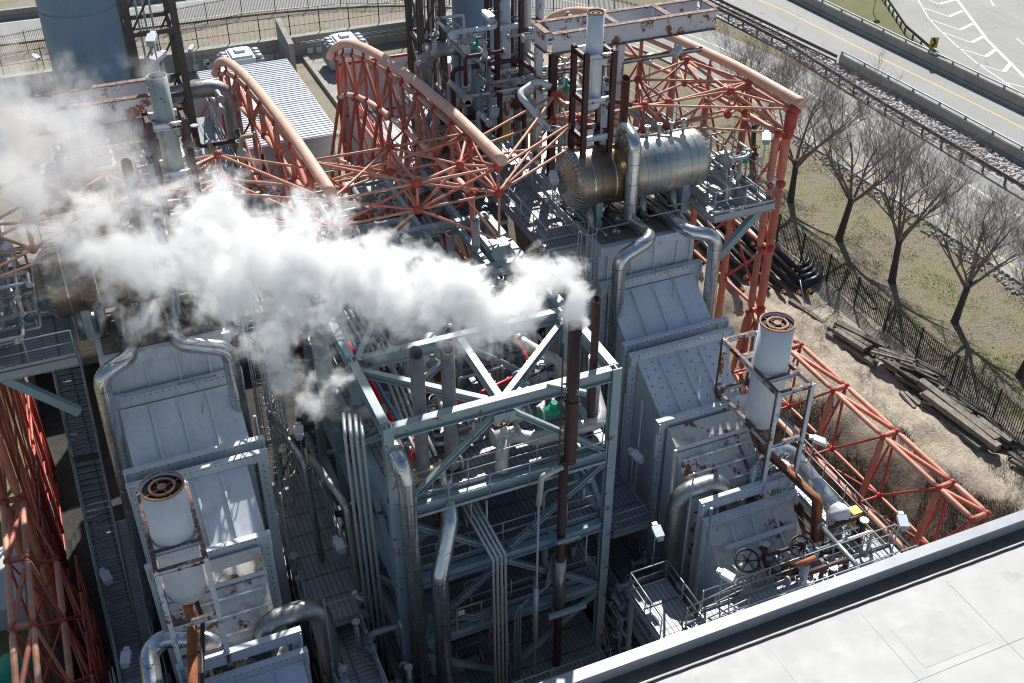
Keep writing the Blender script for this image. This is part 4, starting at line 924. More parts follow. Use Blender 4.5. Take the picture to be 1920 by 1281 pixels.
# second vents row / rusty white frame over the rear drum
M['rustw']=paint('rusty_edge',(.19,.10,.08),(.12,.06,.045),2.5,.8,rust=0,streak=.9,dirt=(.48,.48,.49))
def rframe(s,label):
    X=(lambda x:x) if s>0 else (lambda x:MX-x)
    t=thing('rusty_frame',label,'steel frame',(X(19.3),41,9)); zt,zb=15.9,14.95
    def bm(p,q,w=.28,h=.9,name='beam'):
        m=MB(); m.bar(p,q,.05,h-.1); o=m.build(name,M['white_rust'],t)
        for sg in(-1,1): m=MB(); m.bar(p,q,w,.05,(0,0,1),(0,sg*(h/2-.025))); m.build('flange',M['rustw'],o)
    zc=(zt+zb)/2; XE=27.3 if s>0 else 23.6
    bm((X(19.3),40.9,zc),(X(XE),40.9,zc)); bm((X(19.3),42.5,zc),(X(XE),42.5,zc))
    for x in ((19.15,22.4,25.0,27.45) if s>0 else (19.15,23.75)): bm((X(x),41.08,zc),(X(x),42.32,zc))
    bm((X(19.3),40.95,14.1),(X(XE-.5),40.95,14.1),.12,.2)
    for x,y in ((19.35,40.9),(19.35,42.4),(22.0,42.4),(22.6,40.95)): m=MB(); m.ibeam((X(x),y,9.2),(X(x),y,14.95),.3,.3,.05,(0,1,0)); m.build('column',M['white_rust' if y>41 or x>21 else 'brown'],t)
rframe(1,'long rusty white box frame on tall columns at the top right'); rframe(-1,'long rusty white box frame beside the steaming silencer at the top left')
def silencer(x,y,z0,z1,r,label,mat='white',rings=True,open_=False,step=None):
    t=thing('silencer',label,'silencer',(x,y,z0)); prof=[]
    for i in range(7): a=math.pi/2*i/6; prof.append((r*math.sin(a),r*.75*(1-math.cos(a))))
    prof+=[(r,(z1-z0)*.45),(r,(z1-z0))]; prof+=[(r*.93,(z1-z0)),(r*.93,(z1-z0)-.2)]
    m=MB(); m.lathe((x,y,z0),(0,0,1),prof,40); m.build('shell',M[mat],t)
    if step: m=MB(); m.tube([(x,y,z0+step),(x,y,z0+step+.04)],r*1.015,40,False); m.build('weld_band',M[mat],t)
    m=MB(); m.tube([(x,y,z1-.2),(x,y,z1-.16)],r*.925,32); m.build('inner_baffle',M['dark'],t)
    if rings:
        m=MB(); m.ring((x,y,z1-.06),(0,0,1),r*.93,r*1.01,.07,40); m.ring((x,y,z1-.1),(0,0,1),r*.50,r*.62,.05,40); m.ring((x,y,z1-.1),(0,0,1),.001,r*.22,.05,24)
        for k in range(4): a=k*math.pi/2+.4; m.bar((x,y,z1-.12),(x+math.cos(a)*r*.92,y+math.sin(a)*r*.92,z1-.12),.03,.04)
        m.build('outlet_rings',M['ringc'],t)
    for k in range(4):
        a=k*math.pi/2+.78; cx,cy=x+math.cos(a)*r,y+math.sin(a)*r; m=MB(); m.bar((cx,cy,z0+(z1-z0)*.52),(cx+math.cos(a)*.22,cy+math.sin(a)*.22,z0+(z1-z0)*.52),.05,.3); m.build('lug',M[mat],t)
    return t
silencer(22.35,27.2,4.0,9.0,.67,'white cylinder silencer on the right with black and rust ringed outlet',step=2.5)
silencer(-.1,27.1,4.0,9.0,.67,'white cylinder silencer at lower left with copper-edged ringed outlet',step=2.5)
silencer(19.3,37.05,14.0,18.0,.34,'slim white silencer with round rusty mouth in front of the long rusty frame',step=2)
silencer(2.85,37.05,14.0,18.0,.34,'slim pale silencer with rusty mouth giving off a wisp of steam at the upper left','palegreen',step=2,rings=False)
def sil_frame(x0,x1,label):
    t=thing('steel_cradle',label,'steel frame',(x0,25.5,2)); y0,y1=25.55,29.3
    def b(p,q,w=.14,h=.2,name='beam',mat='white_rust',up=(0,0,1)):
        m=MB(); m.bar(p,q,.035,h-.06,up); o=m.build(name,M[mat],t)
        for sg in(-1,1): m=MB(); m.bar(p,q,w,.03,up,(0,sg*(h/2-.015))); m.build('flange',M['rustw' if sg>0 else mat],o)
    for z in (6.95,4.45):
        for x in (x0,x1): b((x,y0+.11,z),(x,y1-.11,z))
        for y in (y0,y1) if z>5 else (y0,y1): b((x0+.08,y,z),(x1-.08,y,z))
    b((x0+.08,26.4,6.95),(x1-.08,26.4,6.95)); b((x0+.08,28.1,6.95),(x1-.08,28.1,6.95))
    b((x0+.08,y0,2.9),(x1-.08,y0,2.9))
    for x in (x0,x1):
        b((x,y0,1.9),(x,y0,7.05),.16,.16,'column',up=(0,1,0)); b((x,y1,4.2),(x,y1,7.05),.16,.16,'column',up=(0,1,0))
        b((x,y1-.1,4.3),(x,26.6,2.4),.12,.16)
    return t
sil_frame(21.6,23.1,'rusty white steel frame round the right ringed silencer'); sil_frame(-.85,.65,'rusty white steel frame round the lower left ringed silencer')
def col4(x0,x1,y0,y1,z0,z1,label,mat='brown',levels=(.35,.7,1)):
    t=thing('support_tower',label,'steel frame',(x0,y0,z0))
    for x in (x0,x1):
        for y in (y0,y1): m=MB(); m.ibeam((x,y,z0),(x,y,z1),.2,.2,.04,(0,1,0)); m.build('column',M[mat],t)
    for l in levels:
        z=z0+(z1-z0)*l-.1
        for a,b in (((x0,y0),(x1,y0)),((x0,y1),(x1,y1))): m=MB(); m.ibeam((a[0]+.11,a[1],z),(b[0]-.11,b[1],z),.14,.22,.03); m.build('beam',M['white_rust'],t)
        for x in (x0,x1): m=MB(); m.ibeam((x,y0+.11,z),(x,y1-.11,z),.14,.22,.03); m.build('beam',M[mat],t)
    return t
col4(18.7,19.9,36.5,37.6,11.6,16.6,'dark brown four-legged tower carrying the slim white silencer',levels=(.3,.62,.98))
col4(2.25,3.45,36.5,37.6,11.6,16.6,'dark brown four-legged tower carrying the steaming slim silencer',levels=(.3,.62,.98))
pipe('rusty white pipe looping beside the slim white silencer tower',[(19.0,38.9,12.4),(18.2,38.9,12.6),(17.6,40.6,13.6),(18.7,41.1,13.8),(19.2,40.7,13.6)],.14,'white_rust',.35,bands=False)
pipe('thin brown pipe sloping down to the slim white silencer tower',[(20.0,38.5,13.9),(21.5,37.6,13.6)],.1,'rust',bands=False)
for s in(1,-1):
    X=(lambda x:x) if s>0 else (lambda x:MX-x); w='right' if s>0 else 'left'
    pipe('fat rust-orange pipe below the %s ringed silencer'%w,[(X(22.35),27.2,4.2),(X(22.35),26.9,3.1),(X(22.9),23.7,2.7),(X(22.9),23.5,.4)],.17,'rust_orange',.4,bands=False)
    pipe('thin brown drain pipe beside the rust-orange pipe below the %s silencer'%w,[(X(22.1),27.0,4.2),(X(22.0),26.6,3.35),(X(22.6),23.7,3.0),(X(22.75),23.4,.4)],.075,'brown',.2,bands=False)
    pipe('big dull elbow pipe leaving the %s boiler trough towards the centre frame'%w,[(X(20.3),26.0,1.3),(X(20.2),26.2,2.75),(X(18.2),26.3,2.6),(X(17.75),25.8,-5)],.36,'silverd',.75)
    pipe('shiny elbow pipe in the %s boiler trough on its outer side'%w,[(X(21.6),26.0,1.4),(X(21.8),26.3,2.5),(X(23.9),27.4,2.4),(X(24.1),24.0,1.6),(X(24.1),23.3,-3)],.33,'silver',.6)
# ================================================================ STACKS
def stack(x,y,r,label,mat):
    t=thing('chimney',label,'chimney',(x,y,0)); m=MB(); m.tube([(x,y,-.2),(x,y,6),(x,y,16),(x,y,34)],[r*1.02,r*1.0,r*.99,r*.96],56); m.build('shaft',M[mat],t)
    for z in (7,10.2,13.4,16.6,19.8): m=MB(); m.tube([(x,y,z),(x,y,z+.06)],r*1.006,56,False); m.build('seam_band',M[mat],t)
    return t
stack(1.2,50,1.62,'thick blue chimney at the upper left, rising out of the picture','blue_stack')
stack(20.6,53,1.3,'thick blue chimney behind platforms at the top centre','blue_stack')
def tower(x0,x1,y0,y1,z1,label,mat='rust'):
    t=thing('lattice_tower',label,'steel frame',(x0,y0,0))
    for x in(x0,x1):
        for y in(y0,y1): m=MB(); m.ibeam((x,y,0),(x,y,z1),.3,.3,.05,(0,1,0)); m.build('column',M[mat],t)
    z=3.
    while z<z1:
        for a,b in (((x0,y0),(x1,y0)),((x0,y1),(x1,y1)),((x0,y0),(x0,y1)),((x1,y0),(x1,y1))):
            m=MB(); m.bar((a[0],a[1],z),(b[0],b[1],z),.15,.2); m.build('beam',M[mat],t)
            m=MB(); m.tube([(a[0],a[1],z),(b[0],b[1],z+3)],.05,5); m.build('brace',M[mat],t)
        z+=3
    m=MB(); 
    for k in range(3): m.tube([(x0+.5+.3*k,y0+.7,0),(x0+.5+.3*k,y0+.7,z1)],.05,6)
    m.build('riser_conduit',M['galv'],t)
M['brownst']=paint('brown_lattice',(.13,.115,.10),(.09,.08,.07),2,.7)
tower(3.1,5.1,50.2,52.6,26,'brown lattice tower beside the big blue chimney','brownst'); tower(17.2,18.4,52.2,54,26,'narrow brown lattice tower left of the rear chimney','brownst')
# bent ducts
pipe('bent grey duct at the upper left ending in a long drop',[(4.4,52,11.3),(7.2,52,11.4),(7.2,52,0)],.42,'silverd',1.0)
pipe('bent grey duct behind the middle arch with a long drop',[(20.5,52,11.6),(17.2,52,11.6),(17.2,52,0)],.42,'silverd',1.0)
pipe('short grey duct elbow below the roof truss left of the left arch',[(5,43,9.5),(7.4,42.6,9.7),(7.6,42.4,5)],.38,'silverd',.9)
pipe('hooked silver pipe in front of the blue chimney at the upper left',[(1.9,47,9),(1.9,47,13.8),(2.7,47.3,13.8),(2.8,47.6,9)],.3,'silver',.45)
pipe('tall hooked silver pipe at the top beside the rear chimney',[(20.6,47.8,9.5),(20.5,47.6,16.8),(19.3,47.4,16.9)],.3,'silver',.5)
# ================================================================ CENTRE FRAME
GX=[7.0,15.3]; GY=[26.7,30.7,34.7,38.6]; ZL=[9.3,5.6,2.0,-1.4,-5.]
cf=thing('process_frame','blue-grey steel frame of four bays standing between the two boilers','steel frame',(11,26.7,-7))
def I(p,q,w,h,name,t=cf,mat='steel',up=(0,0,1),th=.045): m=MB(); m.ibeam(p,q,w,h,th,up); return m.build(name,M[mat],t)
for x in GX:
    for y in GY: I((x,y,-7),(x,y,9.3),.34,.33,'column',up=(0,1,0),mat='steel' if y<30 else 'steel_clean')
for k,z in enumerate(ZL):
    h=.52 if k<2 else .44; zc=z-h/2
    for y in GY: I((7.2,y,zc),(15.1,y,zc),.3,h,'beam',mat='steel' if k==0 else 'steel_clean')
    for x in GX:
        for a,b in zip(GY,GY[1:]): I((x,a+.2,zc),(x,b-.2,zc),.3,h,'beam',mat='steel' if k==0 else 'steel_clean')
I((11.0,26.86,9.05),(11.0,30.54,9.05),.26,.4,'beam'); I((11.0,34.9,9.05),(11.0,38.4,9.05),.26,.4,'beam')
for p,q in (((11.0,26.9,8.85),(7.15,30.5,8.85)),((11.05,26.9,8.87),(15.1,30.5,8.87))): I(p,q,.22,.3,'brace')
I((7.2,30.9,8.9),(9.4,34.5,8.9),.22,.3,'brace'); I((8.9,38.4,8.9),(10.9,34.9,8.9),.2,.28,'brace')
for x in (9.2,12.4,13.9,14.5): I((x,34.9,9.0),(x,38.4,9.0),.2,.34,'beam')
for x in (12.4,14.2,9.0): I((x,38.8,9.0),(x,44,9.0),.2,.34,'beam')
# chevron bracing in the front and rear faces
for y in (26.7,30.7,34.7):
    for (zt,zb,inv) in ((8.8,5.6,0),(5.1,2.0,1),(1.5,-1.4,0),(-1.9,-5,1)):
        if inv: a,b=(7.2,y,zt-.1),(10.9,y,zb+.1); c,d=(15.1,y,zt-.1),(11.3,y,zb+.1)
        else: a,b=(11.0,y,zt),(7.3,y,zb); c,d=(11.1,y,zt),(15.0,y,zb)
        I(a,b,.19,.2,'brace'); I(c,d,.19,.2,'brace')
for x in GX:
    for j,(zt,zb) in enumerate(((8.8,5.6),(5.1,2.0),(1.5,-1.4))):
        I((x,26.9,zb if j%2 else zt),(x,30.5,zt if j%2 else zb),.2,.2,'brace')
for z in (8.55,): m=MB(); m.bar((10.65,26.5,z),(11.45,26.5,z),.04,.4); m.build('gusset_plate',M['steel'],cf)
# floors
def floor(label,x0,x1,y0,y1,z,rails='s',mat='grate'): return platform(label,x0,x1,y0,y1,z,rails,mat,edge='steel_clean')
floor('sunlit upper grating floor inside the blue-grey centre frame',7.2,15.1,26.95,30.5,5.66,'s')
floor('grating floor at the back of the blue-grey centre frame, upper level',7.2,15.1,31,38.4,5.4,'')
floor('second grating floor inside the centre frame',7.2,15.1,27,34,2.06,'s')
floor('third grating floor inside the centre frame, with curved trays',7.2,15.1,27,34,-1.34,'sn')
floor('lowest grating floor of the centre frame, in shadow',7.2,15.1,25.2,34,-4.9,'s')
m=MB(); m.rail([V((7.4,26.45,5.15)),V((15.0,26.45,5.15))]); single(m,'railing',M['galv'],'long handrail along the front of the upper centre floor','railing')
# vents
vent('left of the two grey vent pipes rising through the front of the centre frame',8.35,27.4,6.2,11.4,.235,'ventg')
vent('right of the two grey vent pipes rising through the front of the centre frame',9.4,27.4,6.2,11.3,.235,'ventg')
t=vent('tall brown steam outlet pipe at the right front of the centre frame',13.35,26.1,6.1,12.0,.23,'brown',0)
m=MB(); m.tube([(13.12,26.1,-7),(13.12,26.1,6.3)],.165,16); m.build('lower_pipe',M['brown'],t)
m=MB(); m.tube([(13.12,26.1,-1.4),(13.12,26.1,1.3)],.24,18); m.build('cladding_sleeve',M['silverd'],t)
m=MB(); m.bar((12.8,25.75,2.6),(13.7,25.75,2.6),.1,.15); m.bar((12.8,25.75,2.6),(12.8,26.6,2.6),.1,.15); m.build('pipe_guide',M['steel_clean'],t); m=MB(); m.bar((12.5,25.7,-1.3),(14.1,25.7,-1.3),.15,.2); m.build('pipe_guide',M['steel_clean'],t)
for z in (8.9,): m=MB(); m.torus((13.35,26.1,z),(0,0,1),.25,.03,20); m.build('clamp',M['dark'],t)
I((12.55,26.45,9.5),(13.7,25.75,9.3),.12,.2,'brace')
vent('dark brown vent pipe behind the steam outlet, right front of the centre frame',14.8,27.4,5.8,11.8,.14,'brown')
m=MB(); m.tube([(12.9,26.0,11.4),(12.88,26.0,6.0)],.03,6); single(m,'conduit',M['rust'],'thin conduit strapped to the brown steam outlet','conduit')
vent('slim grey vent pipe at the rear of the centre frame, under the roof truss',12.5,35.5,6.3,10.6,.17,'ventg',.1)
vent('short olive rusty vent pipe left of the slim grey one at the rear bay',11.6,35.5,6.3,10.3,.2,'brownst',.1)
vent('small pale vent stub with thick rim near the pier of the roof truss',14.0,36.6,7.5,10.3,.17,'galv',0)
# piers for roof truss
for x,l in ((14.4,'right'),(7.8,'left')):
    m=MB(); m.box(x-.24,x+.24,34.8,35.3,9.31,9.95); m.box(x-.35,x+.35,34.7,35.4,9.95,10.02); single(m,'truss_pier',M['steel'],'short blue-grey pier with cap under the roof truss, %s of the rear bay'%l,'pier')
# pipes on/in the frame
pipe('long silver pipe down the left front column of the centre frame',[(7.25,28.0,8.2),(7.2,26.15,8.25),(7.3,26.0,7.4),(7.4,26.0,-7)],.30,'silver',.5)
pipe('silver pipe with cracked patched elbow at the lower front of the centre frame',[(9.2,27.6,6.0),(8.9,26.4,4.6),(8.15,25.6,2.9),(8.1,25.5,-7)],.31,'silver',.45)
pipe('silvery white insulated pipe looping across the upper floor behind the brown outlet',[(15.5,28.6,8.4),(15.5,28.6,6.9),(15.2,27.2,6.5),(12.6,27.3,6.45),(11.7,27.9,6.5),(11.2,27.2,6.4),(11.1,27.0,5.7)],.25,'insul',.45)
pipe('silver elbow pipe entering the left side of the centre frame',[(5.7,29.4,12.0),(5.75,29.2,8.3),(7.6,29.0,8.0)],.3,'silverd',.5)
pipe('white insulated pipe across the second bay under the right roof brace',[(12.9,34,8.2),(13.9,31.2,7.6),(14.8,30.2,7.2),(14.9,28.9,6.0)],.27,'insul',.5)
pipe('pale cream pipe with flanges along the upper floor edge at left',[(7.6,27.5,6.0),(9.8,27.8,6.0)],.22,'tan',bands=False,flange=(0,1))
valve('small green valve hanging on the upper floor of the centre frame',tuple(PY(1035,772,27.6)),.22,'green',None); valve('green valve in the rear bay of the centre frame',(14.2,33,7.6),.2,'green',None)
t=valve('insulated valve with brown handwheel on the looping pipe, left one',(11.6,27.8,6.6),.24,'insul',.3,ax=(-.3,-.2,1)); t=valve('insulated valve with brown handwheel on the looping pipe, right one',(12.3,28.4,6.8),.24,'insul',.3,ax=(.1,-.1,1))
for (x,y,z,r,l) in ((10.6,32.6,6.7,1.15,'white rust-streaked vessel head behind the two grey vent pipes'),(11.9,30.2,1.5,1.5,'dark ribbed vessel head under the upper floor of the centre frame'),(13.5,37.6,6.6,.8,'dull horizontal vessel under the rear bay beams')):
    t=thing('pressure_vessel',l,'vessel',(x,y,z)); m=MB(); m.lathe((x,y-.6,z),(0,1,0),[(0,0)]+[(r*math.sin(math.pi/2*i/8),r*.45*(1-math.cos(math.pi/2*i/8))) for i in range(1,9)]+[(r,3.)],40); m.build('shell',M['panel_rust' if x<11 else 'silverd'],t)
    m=MB(); m.tube([(x,y-.8,z),(x,y-.5,z)],r*.22,14); m.build('manway',M['rust'],t)
def hose(label,pts,r,mat): m=MB(); m.tube(fillet(pts,.6,6),r,7); return single(m,'hose',M[mat],label,'hose')
hose('thick red hose running down the left side of the centre frame',[(7.4,34,8.0),(7.5,30.9,8.0),(7.6,28.2,7.7),(7.45,27.2,7.0)],.10,'hose')
hose('second red hose twisted beside the thick one',[(7.55,34,8.05),(7.65,30.7,8.05),(7.8,28.3,7.7),(7.3,27.3,6.6)],.085,'hose')
hose('pale blue hose beside the red hoses at the left of the centre frame',[(7.75,34,8.0),(7.8,31,8.0),(7.95,28.3,7.9),(7.5,27.4,6.7)],.07,'blueh')
hose('red hose crossing the centre frame behind the front beam',[(7.7,27.1,6.9),(8.8,28.8,7.2),(11.5,29.6,7.3),(13.6,29.9,7.5)],.085,'hose')
hose('red hose hanging over the insulated pipe in the rear bay on the right',[(12.7,33.6,8.3),(13.5,31.3,8.0),(13.6,30.2,7.6),(13.1,29.9,6.9)],.08,'hose')
hose('black cable crossing below the red hose in the centre frame',[(7.7,27.3,6.6),(8.8,29.0,7.0),(11.5,29.4,7.05),(15,30.2,7.3)],.035,'black')
def bundle(label,n,pts,dx,r,mat='galv',rad=.3):
    t=thing('conduit_bundle',label,'conduit',pts[-1])
    for i in range(n): m=MB(); m.tube(fillet([(p[0]+dx[0]*i,p[1]+dx[1]*i,p[2]+dx[2]*i) for p in pts],rad,5),r,7); m.build('conduit',M[mat],t)
    return t
bundle('four pale vertical conduits outside the left side of the centre frame',4,[(6.6,28.4,8.6),(6.35,27.4,8.5),(6.4,27.2,-3.6)],(-.17,.12,0),.065)
bundle('four bent brown-grey conduits in the middle of the lower front',4,[(9.6,27.2,4.6),(10.3,25.9,2.6),(10.3,25.8,-6.5)],(.17,.02,0),.06,'insul')
bundle('row of pale conduits sloping across the left of the upper bay',4,[(8.3,31,7.8),(8.2,28.5,7.2),(8.2,27.3,7.0)],(.2,0,0),.06,'insul')
bundle('pale conduits along the rear bay of the centre frame',5,[(7.9,38,8.3),(8.0,31,8.3)],(.22,0,0),.05,'galv')
bundle('three upright pale conduits inside the upper bay',3,[(12.6,31.5,8.6),(12.6,31.4,5.5)],(.2,0,0),.07,'insul')
bundle('dark curved cable tray at lower front, bending left',3,[(8.0,26.9,-.2),(9.6,26.3,-.8),(10.9,26.2,-.6),(11.1,26.1,-6)],(.0,.0,.14),.05,'dgalv',.5)
bundle('dark curved cable tray at lower front, bending right',3,[(13.0,26.5,1.2),(12.6,26.3,-.4),(11.3,26.2,-.8),(11.2,26.1,-6)],(.12,.0,.1),.05,'dgalv',.5)
pipe('slim pale pipe hanging from the upper floor beside the brown outlet',[(13.0,25.95,6.1),(12.2,25.95,5.9),(12.1,25.95,4.6)],.11,'insul',.2,bands=False)
pipe('thin grey drop line beside the brown outlet at the lower front',[(12.1,25.95,4.6),(12.05,25.95,-6.5)],.05,'galv',bands=False); pipe('grey sleeve on the thin drop line beside the brown outlet',[(12.05,25.95,.4),(12.05,25.95,-2.6)],.12,'galv',bands=False)
pipe('olive vertical pipe at the right rear of the lower frame',[(14.6,28.6,5.1),(14.6,28.6,-5)],.2,'brownst',bands=False)
pipe('large dull pipe lying on the floor at the bottom of the picture',[(8.7,25.6,-3.4),(9.3,23.2,-6.0)],.4,'insul')
# ================================================================ PLATFORMS AND WALKWAYS
for s in(1,-1):
    X=(lambda x:x) if s>0 else (lambda x:MX-x); w='right' if s>0 else 'left'
    a,b=sorted((X(23.95),X(27.0))); platform('grating platform with handrails at the outer end of the %s drum'%w,a,b,34.4,37.4,9.5,'sn'+('e' if s>0 else 'w'),'grate2',beam=.35)
    m=MB(); m.bar((X(24.4),34.6,7.0),(X(26.4),34.6,9.1),.3,.3); single(m,'knee_brace',M['steel_clean'],'thick diagonal brace under the outer %s drum platform'%w,'brace')
    a,b=sorted((X(26.0),X(27.2))); platform('narrow platform running back beside the %s drum'%w,a,b,37.6,46,9.4,'ew','grate2')
    a,b=sorted((X(16.6),X(18.3))); platform('long high walkway between the centre frame and the %s boiler'%w,a,b,35.3,50,8.9,'sew','grate')
    ladder('caged ladder at the front end of the high walkway beside the %s boiler'%w,X(17.9),34.6,1.5,9.3)
    a,b=sorted((X(16.2),X(18.1))); platform('middle walkway beside the %s boiler, centre side'%w,a,b,27.6,36,.0,'ws' if s>0 else 'es','grate')
    platform('lower walkway beside the %s boiler, centre side'%w,a,b,24,33,-3.2,'ew','grate2'); platform('deepest walkway beside the %s boiler, centre side'%w,a,b,21,40,-5.6,'ew','grate')
    a,b=sorted((X(24.0),X(25.4))); platform('outer walkway along the low side of the %s boiler'%w,a,b,20.8,29.2,.6 if s>0 else -1.6,'ew','grate2',legs=-7)
    platform('lower outer walkway along the side of the %s boiler'%w,a,b,26,40,-3.4,'ew','grate2')
platform('long front walkway behind the parapet at lower right',16.9,25.4,20.9,22.1,.9,'ns','grate',legs=-7)
platform('small square platform beside the right boiler, left of the front walkway',15.6,17.2,22.6,25.0,-.5,'nwe','grate',legs=-7)
stairs('short stairs from the square platform up to the front walkway',(16.6,22.3,-.5),(18.4,21.6,.9))
stairs('stairs climbing beside the lower front of the centre frame, right side',(15.9,26,-5.6),(15.9,30.5,-.1))
stairs('long steep stairs at the far left between truss wall and boiler',(-2.9,31.5,-5.2),(-2.6,36.8,3.0),1.0); stairs('upper flight of stairs at the far left, below the drum platform',(-2.6,37.2,3.0),(-2.4,38.6,7.0),1.0)
platform('lower left grating landing with handrails beside the truss wall',-3.6,-1.6,22,31,-3.8,'ew','grate2'); platform('small landing at the lower left, below the floodlight',-3.4,-1.7,25.3,27.6,-1.6,'snw','grate')
platform('front grating landing at the bottom left edge',-3.3,-1.5,19,24.6,-2.2,'ew','grate2')
platform('grating deck under the rear drum behind the middle arch',15.6,18.5,44,58,5.6,'we','grate2'); platform('high blue-grey platform in front of the rear chimney',18.2,22.2,45.6,47.0,11.4,'swe','grate',legs=5)
platform('large open grating area behind the boiler bays, right of the middle arch',15.6,27,50,60,3.0,'','grate2'); platform('grating deck between the left arch and the blue chimney',3.4,6.8,44,58,7.4,'we','grate2')
platform('wide grating walkway joining the two bays under the roof trusses',8.2,14.2,40,45.5,6.2,'','grate2'); platform('narrow bridge along the back of the process bay',2,16,45.6,46.8,7.4,'sn','grate')
m=MB(); m.ibeam((2,46.9,7.1),(16.5,46.9,7.1),.3,.7); single(m,'girder',M['steel_clean'],'long deep girder crossing behind the arches','girder')
# ================================================================ NEAR ROOF
t=thing('building_roof','near white membrane roof with grey parapet cap cutting across the lower right corner','building',(20,19,2.6))
m=MB(); m.box(-12,80,-20,19.05,2.5,2.68); m.build('membrane',M['membrane'],t)
m=MB(); m.box(-12,80,19.66,19.98,-7,3.0); m.build('parapet',M['cap'],t)
m=MB(); m.box(-12,80,19.6,20.03,3.0,3.09); m.build('parapet_cap',M['cap'],t)
m=MB(); m.box(-12,80,19.05,19.66,2.4,2.52); m.build('gutter',M['pit_recess'],t)
m=MB(); m.tube([(-12+i*.5,18.92+(.012 if i%2 else 0),2.72) for i in range(184)],.035,5); m.build('rope',M['black'],t)
m=MB()
for x in (13.5,17.2,20.9,24.6,28.3,32,35.7,39.4): m.box(x,x+.02,-20,18.6,2.682,2.688)
for y in (15.6,12.1): m.box(-12,80,y,y+.018,2.682,2.689)
for x,y in ():
    m.box(x,x+.5,y,y+.02,2.683,2.692); m.box(x,x+.02,y,y+.4,2.683,2.693); m.box(x+.5,x+.52,y,y+.4,2.683,2.693)
m.build('membrane_seams',M['cap'],t)
M['membrane2']=paint('roof_patch',(.45,.45,.44),(.43,.43,.42),.5,.7,world=True,bmp=0)
for x0,x1,y0,y1 in ((21.4,24.2,15.9,17.6),(28.9,31.2,16.0,18.2),(17.6,20.3,12.4,15.2),(25.2,28.0,13,15.2)):
    m=MB(); m.box(x0,x1,y0,y1,2.681,2.686); m.build('membrane_patch',M['membrane2'],t)
# wall below to close the near building
# ================================================================ FLOODLIGHTS
LP=[((1187,849),2.5,2.6,'in the gap between centre frame and right boiler'),((1230,990),1.8,2.2,'above the square platform beside the right boiler'),((1355,1075),2.2,2.0,'at the left end of the front walkway'),((1690,970),2.9,2.2,'at the far right corner of the front walkway'),((1527,823),3.4,2.4,'beside the legs of the right silencer frame'),((1437,253),12.6,3.1,'on the outer end of the right drum platform'),((560,802),4.5,2,'left of the centre frame, below the trailing steam'),((632,1015),1.6,2.2,'over the walkway left of the centre frame'),((672,1115),.6,2,'lowest beside the walkway left of the centre frame'),((180,945),.3,2.6,'over the stairs at the lower left, upper one'),((195,1075),-.6,2.4,'over the lower left landing, middle one'),((237,1225),-.4,2.2,'near the bottom left, lowest one'),((14,462),10.5,3,'at the left edge beside the left drum platform'),((302,103),16.5,3,'on the tall frame right of the steaming silencer'),((286,68),17.5,3.5,'highest on the tall frame beside the brown lattice tower'),((360,88),3.5,3.2,'in the yard in front of the concrete wall'),((65,105),3.4,3.2,'at the upper left in front of the black fence'),((400,182),9.6,2.2,'beside the bent grey duct at the upper left'),((763,25),5,3.5,'on a thin pole in front of the second blast wall'),((911,25),16,4,'on a tall pole beside the rear chimney platform'),((841,112),9.5,4,'on the deck behind the middle arch'),((929,206),11.3,2.2,'left of the rusty frame, near the rear drum'),((1272,92),14.5,3.5,'above the right roof truss, near the peak node'),((1220,106),12.6,3.5,'behind the right roof truss, lower than its neighbour'),((1037,328),11.3,2.6,'at the near end of the right high walkway'),((1037,124),13.8,3,'in front of the rusty white columns'),((68,318),13.2,2.5,'veiled by thin steam at the left'),((8,540),6,3,'at the left edge under the left platform')]
for (q,z,h,l) in LP: lamp(P(q[0],q[1],z),'white floodlight '+l,h,rnd.uniform(-2.6,-.6))
# ================================================================ VALVES, BOXES, CLUTTER
wv=[((1400,1045),-.2,'black handwheel in front of the right lower slope, left one',.44,'iron'),((1503,1020),.9,'black handwheel above the rusty stub, front right',.45,'iron'),((1560,1030),1.2,'dark handwheel at the right end of the front walkway',.44,'iron')]
for q,z,l,rr,mt in wv: p=PY(q[0],q[1],22.5); valve(l,p-V((-.15,-.25,.95)),.2,'insul',rr,mt,ax=(-.15,-.35,1))
pipe('leaning grey post pipe with rusty cross stub at the front walkway',[(20.6,21.3,2.6),(20.6,21.3,-3)],.16,'galv',bands=False); pipe('rusty pink cross stub on the grey post pipe',[(20.1,21.3,2.7),(21.0,21.35,2.7)],.1,'rust_orange',bands=False)
def blanket(label,p,s):
    bm_=bmesh.new(); bmesh.ops.create_icosphere(bm_,subdivisions=3,radius=1); me=bpy.data.meshes.new('cover'); 
    for v in bm_.verts: k=1+.22*mn.noise(v.co*1.8+V(p)); v.co=V((v.co.x*s[0]*k,v.co.y*s[1]*k,v.co.z*s[2]*k))
    for f in bm_.faces: f.smooth=True
    bm_.to_mesh(me); me.materials.append(M['lampw']); o=bpy.data.objects.new('insulation_jacket',me); COL.objects.link(o); o.location=p; tag(o,label,'insulation jacket')
blanket('crumpled white insulation jacket beside the left handwheel',P(1450,1048,-.1),(.5,.35,.35)); blanket('small white cylinder-like jacket under the front floodlight',P(1522,1035,1.0),(.28,.28,.42)); blanket('crumpled foil wrap on the pipe elbow at the right walkway',P(1573,965,1.8),(.42,.4,.5))
